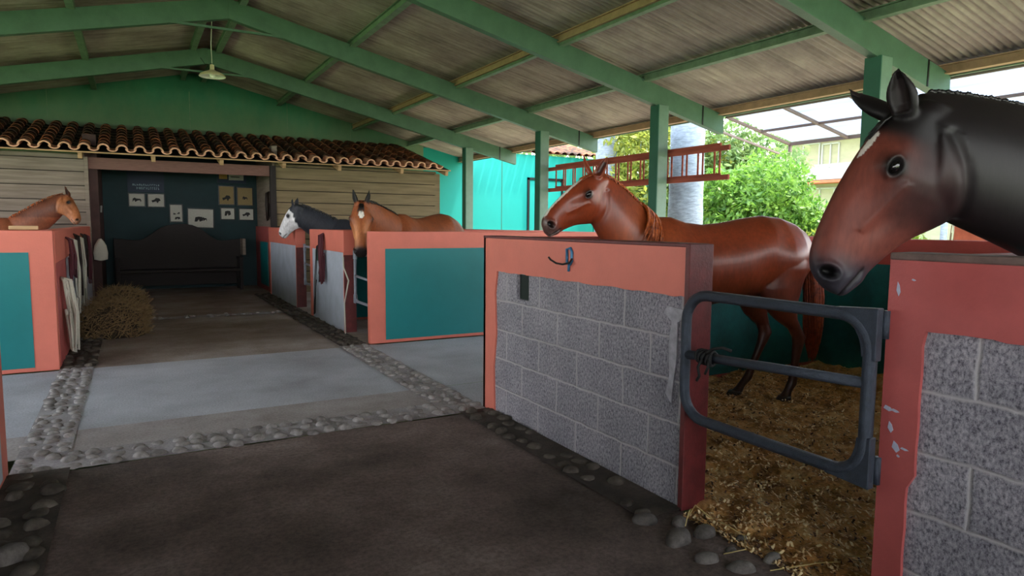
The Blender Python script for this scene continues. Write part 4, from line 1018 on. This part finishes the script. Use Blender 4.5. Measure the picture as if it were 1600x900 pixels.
    mv -= .010*gauss((ht-ct-.075)**2 + (hs-.52)**2*.2, .045)
    mv += .014*gauss((hs-.31)**2 + (ht+.22)**2, .13)                    # jowl
    nd = ((hs-.905)**2/(.030**2) + (ht-.028)**2/(.042**2))
    mv += .020*np.exp(-(np.sqrt(nd)-1.35)**2/.35)                       # nostril rim
    mv -= .060*np.exp(-nd**1.6/.9)                                      # nostril hole
    # groove where the jaw meets the throat
    JC = [(.07, -.17), (.12, -.225), (.18, -.285), (.25, -.335), (.32, -.372), (.40, -.405)]; dj = np.full(n, 9.)
    for (a0, b0), (a1, b1) in zip(JC[:-1], JC[1:]):
        lx2 = (a1-a0)**2+(b1-b0)**2; tq = np.clip(((hs-a0)*(a1-a0)+(ht-b0)*(b1-b0))/lx2, 0, 1)
        dj = np.minimum(dj, np.hypot(hs-a0-tq*(a1-a0), ht-b0-tq*(b1-b0)))
    groove = -.020*gauss(dj**2, .030)*sstep(.02, .05, al)*(al < .26) + .003*gauss((dj-.05)**2, .03)*(ht > tbs)*sstep(.03, .06, al)*(hs < .45)*(hs > .05)*(al < .26)
    # mouth line
    ml = -.088 - .036*np.clip((.965-hs)/.145, 0, 1)
    mv -= .013*gauss((ht-ml)**2, .009)*sstep(.80, .84, hs)
    mv += .008*gauss((ht-ml-.03)**2, .02)*sstep(.84, .9, hs) + .008*gauss((ht-ml+.035)**2, .02)*sstep(.84, .88, hs)
    mv *= onhead * sstep(.012, .05, al); mv += groove
    dv = np.zeros(n)
    dv += .008*gauss((hs-.88)**2 + (ht+.155)**2, .04)*-1*onhead
    co = co + outw*(mv*L)[:, None] + npv(v)[None, :]*(dv*L)[:, None]
    # ---- ear hollows
    inner_ear = np.zeros(n); ear_all = np.zeros(n)
    for base, e, fr, sd, Le in earinfo:
        dd = co - npv(base); q = dd@npv(e)/Le; f_ = dd@npv(fr)/L; s_ = dd@npv(sd)/L
        w = np.interp(q, [0, .15, .35, .55, .75, .9, 1], [.048, .056, .062, .056, .038, .019, .004])*.78
        ear_all = np.maximum(ear_all, ((q > .06) & (q < 1.1) & (np.abs(s_) < .08) & (np.abs(f_) < .08))*sstep(.05, .2, q)); ins = (q > .05) & (q < .97) & (np.abs(s_) < w) & (f_ > -.002) & (f_ < .08)
        dep = np.where(ins, (1-(s_/np.maximum(w, 1e-4))**2), 0)*np.interp(q, [0, .2, .7, 1], [.3, 1, 1, .2])
        co = co - npv(fr)[None, :]*(np.minimum(dep*.05, np.maximum(f_+.012, 0))*L)[:, None]; inner_ear = np.maximum(inner_ear, dep)
    # ---- body-frame coordinates for markings
    bd = (co - npv(O))/S; bx = bd@npv(F); by = bd@npv(LT); bz = bd[:, 2]
    # muscle relief
    mus = np.zeros(n); ab = np.abs(by)
    mus += .016*gauss((bx+.60)**2+(bz-1.15)**2, .13) - .012*gauss((bx+.36)**2*3+(bz-1.02)**2, .15)
    mus += .014*gauss((bx-.50)**2+(bz-1.10)**2, .11) - .012*gauss((bx-.34)**2*5+(bz-1.08)**2, .18)
    mus -= .009*gauss((bx+.72)**2*6+(bz-1.02)**2, .12); mus += .008*gauss((bx+.42)**2+(bz-1.38)**2, .08)
    mus *= 1.7*(bz > .6)*(1-onhead)*sstep(.03, .09, ab)
    co = co + nr*(mus*S)[:, None]
    C_ = colorf(dict(s=hs, t=ht, lat=hl, al=al, onhead=onhead, x=bx, y=by, z=bz, ear=inner_ear, earall=ear_all, eye=de, nos=nd, mouth=(ht-ml), L=L, n=n))
    me.vertices.foreach_set('co', (co - npv(O)).ravel()); me.update()
    ca = me.color_attributes.new('coat', 'FLOAT_COLOR', 'POINT'); cc = np.ones((n, 4)); cc[:, :3] = C_; ca.data.foreach_set('color', cc.ravel())
    me.polygons.foreach_set('use_smooth', np.ones(len(me.polygons), bool)); me.materials.clear(); me.materials.append(M[mats[0]])
    root = thing('horse', name_label, 'horse', O)
    body = bpy.data.objects.new('body', me); COL.objects.link(body); body.parent = root
    # eyes
    for sgn in (1, -1):
        near = (de < .0005) & (onhead > .5) & (sg == sgn); ls_ = float(np.abs(((co-npv(P))@npv(w_)/L)[near]).max()) if near.any() else .17
        c = Hd(E_s, E_t, sgn*(ls_-.014)); b = MB(); rgs = []
        for k in range(1, 12):
            a = math.pi*k/12; rgs.append([c + w_*sgn*(math.cos(a)*.030*L) + (u*(math.cos(t)*.040) + v*(math.sin(t)*.029))*(math.sin(a)*L) for t in [2*math.pi*j/20 for j in range(20)]])
        b.rings(rgs); b.build('eye', M['eye'], root, smooth=True, off=O)
    # hooves
    for x, y in hoofs:
        b = MB(); rgs = []
        for z, r, dx in ((.065, .047, -.0), (.05, .052, .004), (.0, .066, .022)):
            rgs.append([B(x+dx, y, z) + F*(r*S*1.08*math.cos(t)) + LT*(r*S*.92*math.sin(t)) for t in [2*math.pi*k/18 for k in range(18)]])
        b.rings(rgs); b.build('hoof', M['hoof'], root, smooth=True, off=O)
    hm = M[mats[1]]; rs = random.Random(11)
    # mane: locks following the neck surface from the crest
    if mane:
        b = MB()
        for (q0, q1, sgn, ln, cnt, lift, sweep) in mane:
            for k in range(cnt):
                q = q0+(q1-q0)*(k+rs.random())/cnt; i = min(N-1, int(q*N)); f = q*N-i
                c = crest[i][0].lerp(crest[i+1][0], f); up = crest[i][1]; sd = crest[i][2]; hh = crest[i][3]; ww = crest[i][4]; tg = crest[i][5]
                lk = ln*rs.uniform(.75, 1.1); sw = rs.uniform(-.04, .04) - sweep*rs.uniform(.4, 1.2); pts = []; rad = []
                st = 8; r0_ = rs.uniform(.004, .008)*(1.7 if sweep else 1)
                for m_ in range(st+1):
                    a = m_/st; arc = lk*a; ang = math.pi/2 - min(arc/(hh*.9), 2.2)*1.0
                    ca_, sa_ = math.cos(ang), math.sin(ang)
                    xx = math.copysign(abs(ca_)**.9, ca_); zz = math.copysign(abs(sa_)**.9, sa_)
                    pin = (1-.45*zz*zz) if zz > 0 else 1
                    off = 1.0+.02*rs.random()
                    pts.append(c + sd*sgn*(ww*xx*pin*off+.006+lift*a) + up*(hh*zz*off + .006*(1-a)) + tg*(sw*a) - V((0, 0, .03*lk*a*a)))
                    rad.append(r0_*(1-.85*a**1.5)+.0008)
                b.tube(pts, rad, 5)
        b.build('mane', hm, root, smooth=True, off=O)
    # forelock
    b = MB()
    for k in range(26):
        lt = rs.uniform(-.05, .05); ln = rs.uniform(.10, .2); p0 = Hd(.00, .03, lt*.6)
        b.tube([p0, Hd(.05, .083, lt*.8), Hd(.11, .116+rs.uniform(0, .006), lt), Hd(.11+ln*.6, .145-lt*lt*4+rs.uniform(0, .006), lt*1.4+rs.uniform(-.02, .02))], [.005, .005, .0035, .001], 5)
    b.build('forelock', hm, root, smooth=True, off=O)
    if tail:
        b = MB()
        for k in range(260):
            a = rs.uniform(0, 2*math.pi); rad_ = math.sqrt(rs.random()); ln = rs.uniform(.7, 1.0); pts = []; rr2 = []
            for m_ in range(9):
                q = m_/8*ln; z = 1.36 - 1.06*q**1.15; xx = -.79 - .13*math.sin(min(q*2.6, 1.57)) - .03*q
                wdt = np.interp(q, [0, .15, .5, .8, 1], [.028, .055, .085, .085, .03])
                pts.append(B(xx+rad_*wdt*math.cos(a)*.8, rad_*wdt*math.sin(a), z)); rr2.append(.009*(1-.8*q*q)+.001)
            b.tube(pts, rr2, 5)
        b.build('tail', M[mats[2]], root, smooth=True, off=O)
    return root

def mixc(base, c, w): return base*(1-w[:, None]) + np.array(lin(c)[:3])[None, :]*w[:, None]
def details(C, g, muz=(50, 46, 48), socket=(20, 16, 16)):
    C = mixc(C, socket, np.clip(1.9*gauss(g['eye'], .056), 0, 1)*g['onhead'])
    C = mixc(C, (8, 7, 8), np.clip(1.6*np.exp(-g['nos']**1.3/1.0), 0, 1)*g['onhead'])
    C = mixc(C, (14, 12, 13), np.clip(gauss(g['mouth']**2, .009), 0, 1)*sstep(.80, .83, g['s'])*g['onhead'])
    return C
def col_bay(g):
    C = np.tile(np.array(lin((20, 14, 16))[:3]), (g['n'], 1))
    h = g['onhead']*1.0
    C = mixc(C, (34, 22, 23), h*sstep(.05, .3, g['s']))
    C = mixc(C, (70, 40, 36), h*sstep(-.33, -.2, g['t'])*sstep(.15, .35, g['s']))
    C = mixc(C, (116, 58, 46), h*np.clip(sstep(-.16, .10, g['t'])*sstep(.12, .24, g['s']), 0, 1)*.95)
    C = mixc(C, (108, 56, 46), h*sstep(.45, .65, g['s'])*.8)
    C = mixc(C, (40, 22, 24), h*gauss((g['s']-.33)**2+(g['t']+.23)**2, .17)*.85)
    C = mixc(C, (50, 48, 56), h*sstep(.74, .90, g['s'] - .25*(g['t']-.0)))
    C = mixc(C, (16, 12, 14), h*(1-sstep(.06, .18, g['s'])))
    st = (g['s']-.27-g['lat']*.6)**2*1.0/(.075**2) + (g['lat']+.045)**2/(.026**2)
    C = mixc(C, (236, 230, 220), h*(st < 1)*(g['t'] > .08))
    C = mixc(C, (18, 13, 14), g['earall']); C = mixc(C, (40, 30, 30), np.clip(g['ear'], 0, 1))
    return details(C, g)
def col_chest(g):
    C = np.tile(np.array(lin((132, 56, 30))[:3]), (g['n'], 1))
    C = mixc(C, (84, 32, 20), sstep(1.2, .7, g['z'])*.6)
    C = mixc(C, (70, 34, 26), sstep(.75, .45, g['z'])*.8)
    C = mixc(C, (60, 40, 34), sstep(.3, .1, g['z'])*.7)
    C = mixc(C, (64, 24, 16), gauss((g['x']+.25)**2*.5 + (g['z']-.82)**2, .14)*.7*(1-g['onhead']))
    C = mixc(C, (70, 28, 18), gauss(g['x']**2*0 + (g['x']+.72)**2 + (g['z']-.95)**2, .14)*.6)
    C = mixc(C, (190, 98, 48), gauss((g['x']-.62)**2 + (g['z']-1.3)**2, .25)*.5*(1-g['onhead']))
    h = g['onhead']*1.0
    C = mixc(C, (92, 66, 62), h*sstep(.80, .92, g['s'] - .2*(g['t'])))
    bl = (g['t'] > .09)*(np.abs(g['lat']-.01*np.sin(g['s']*9)) < np.interp(g['s'], [0, .18, .22, .4, .7, .86, .9], [0, 0, .035, .030, .022, .035, 0]))
    C = mixc(C, (238, 232, 222), h*bl)
    C = mixc(C, (200, 170, 160), h*gauss((g['s']-.97)**2 + (g['t']+.10)**2, .03)*.7)
    C = mixc(C, (50, 24, 20), np.clip(g['ear'], 0, 1))
    return details(C, g)
def col_star(g):
    C = np.tile(np.array(lin((150, 82, 48))[:3]), (g['n'], 1))
    C = mixc(C, (60, 44, 36), sstep(1.43, 1.5, g['z'])*.7*(1-g['onhead'])*sstep(.6, .3, g['x']))
    C = mixc(C, (26, 22, 22), sstep(.65, .4, g['z']))
    h = g['onhead']*1.0
    C = mixc(C, (206, 136, 84), h*gauss((g['s']-.62)**2*.3 + (g['al']-.09)**2*3, .12)*.8)
    C = mixc(C, (38, 32, 34), h*sstep(.80, .9, g['s']))
    st = (g['s']-.26)**2/(.075**2) + g['lat']**2/(.05**2)
    C = mixc(C, (244, 240, 232), h*(st < 1)*(g['t'] > .06))
    C = mixc(C, (20, 16, 16), h*(1-sstep(-.02, .05, g['s'])))
    C = mixc(C, (12, 9, 9), g['earall'])
    return details(C, g)
def col_grey(g):
    C = np.tile(np.array(lin((52, 55, 64))[:3]), (g['n'], 1))
    h = g['onhead']*1.0
    C = mixc(C, (232, 232, 236), h*sstep(.22, .27, g['s'] + .9*np.clip(g['t'], -1, .1) + .12 + .02*np.sin(g['t']*60))*(g['s'] > .18))
    C = mixc(C, (120, 96, 96), h*sstep(.94, .99, g['s']))
    C = mixc(C, (30, 30, 34), np.clip(g['ear'], 0, 1))
    return details(C, g, socket=(60, 60, 66))
def col_light(g):
    C = np.tile(np.array(lin((134, 76, 50))[:3]), (g['n'], 1))
    h = g['onhead']*1.0
    C = mixc(C, (176, 112, 72), h*sstep(.0, .2, g['s'])*.8)
    C = mixc(C, (70, 40, 32), sstep(1.46, 1.5, g['z'])*(1-g['onhead'])*.6)
    C = mixc(C, (150, 110, 86), h*sstep(.85, .95, g['s']))
    C = mixc(C, (50, 30, 26), np.clip(g['ear'], 0, 1))
    return details(C, g)

toc = -f0
make_horse('dark bay horse with a small white star, hanging its brown head over the nearest wall', (3.66, .62), (-.955, .30), 1.09,
           (2.155, 1.245, 1.768), (1.986, 1.420, 1.205), V((0, 0, 1)) + toc*.03, .62, (.30, .165, .20, .095), col_bay, ('coat_matt', 'hair_black', 'hair_black'),
           voxel=.006, earL=(.29, .23), earW=(1.1, 1.25), ears=((-.20, .97, .30), (-.78, .66, .15)), mane=((.3, .96, 1, .20, 130, -.008, 0),), nsag=.05)
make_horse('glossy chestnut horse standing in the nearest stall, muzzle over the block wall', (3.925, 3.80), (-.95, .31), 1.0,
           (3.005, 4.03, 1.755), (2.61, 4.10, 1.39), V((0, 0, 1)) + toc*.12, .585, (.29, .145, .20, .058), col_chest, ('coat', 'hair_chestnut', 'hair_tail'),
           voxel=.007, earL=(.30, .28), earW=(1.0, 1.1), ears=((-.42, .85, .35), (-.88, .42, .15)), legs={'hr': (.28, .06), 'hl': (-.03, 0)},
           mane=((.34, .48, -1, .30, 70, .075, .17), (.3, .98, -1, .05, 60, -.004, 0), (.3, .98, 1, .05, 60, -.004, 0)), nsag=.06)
make_horse('bay horse with a white star facing the viewer over the far grey gate', (3.42, 8.60), (-.86, -.51), 1.04,
           (2.40, 7.93, 1.645), (2.335, 7.76, 1.02), V((-.28, -.93, .25)), .66, (.29, .165, .215, .08), col_star, ('coat_matt', 'hair_black', 'hair_black'),
           voxel=.011, earL=.30, ears=((-.93, .1, .25), (-.93, .1, .25)), mane=((.2, 1.0, -1, .07, 70, 0, 0), (.2, 1.0, 1, .18, 70, 0, 0)), nsag=.02, hw=1.12)
make_horse('dark grey horse with a white face at the farthest right stall', (3.45, 11.15), (-.99, .0), 1.0,
           (2.31, 11.13, 1.675), (2.10, 11.40, 1.155), V((0, 0, 1)) + toc*.1, .60, (.29, .16, .17, .09), col_grey, ('coat_matt', 'hair_grey', 'hair_grey'),
           voxel=.012, earL=.24, ears=((-.85, .4, .25), (-.85, .4, .25)), mane=((.2, 1.0, -1, .14, 60, 0, 0),), nsag=.02)
make_horse('light brown horse in the far left stall, seen over the wall', (-2.12, 12.95), (.99, -.10), .98,
           (-.90, 12.75, 1.79), (-.745, 12.55, 1.365), V((1, 0, .4)), .50, (.29, .15, .17, .09), col_light, ('coat_matt', 'hair_chestnut', 'hair_tail'),
           voxel=.012, earL=.34, ears=((-.85, .2, .6), (-.85, .2, .3)), mane=((.2, 1.0, 1, .12, 60, 0, 0),), nsag=.06)
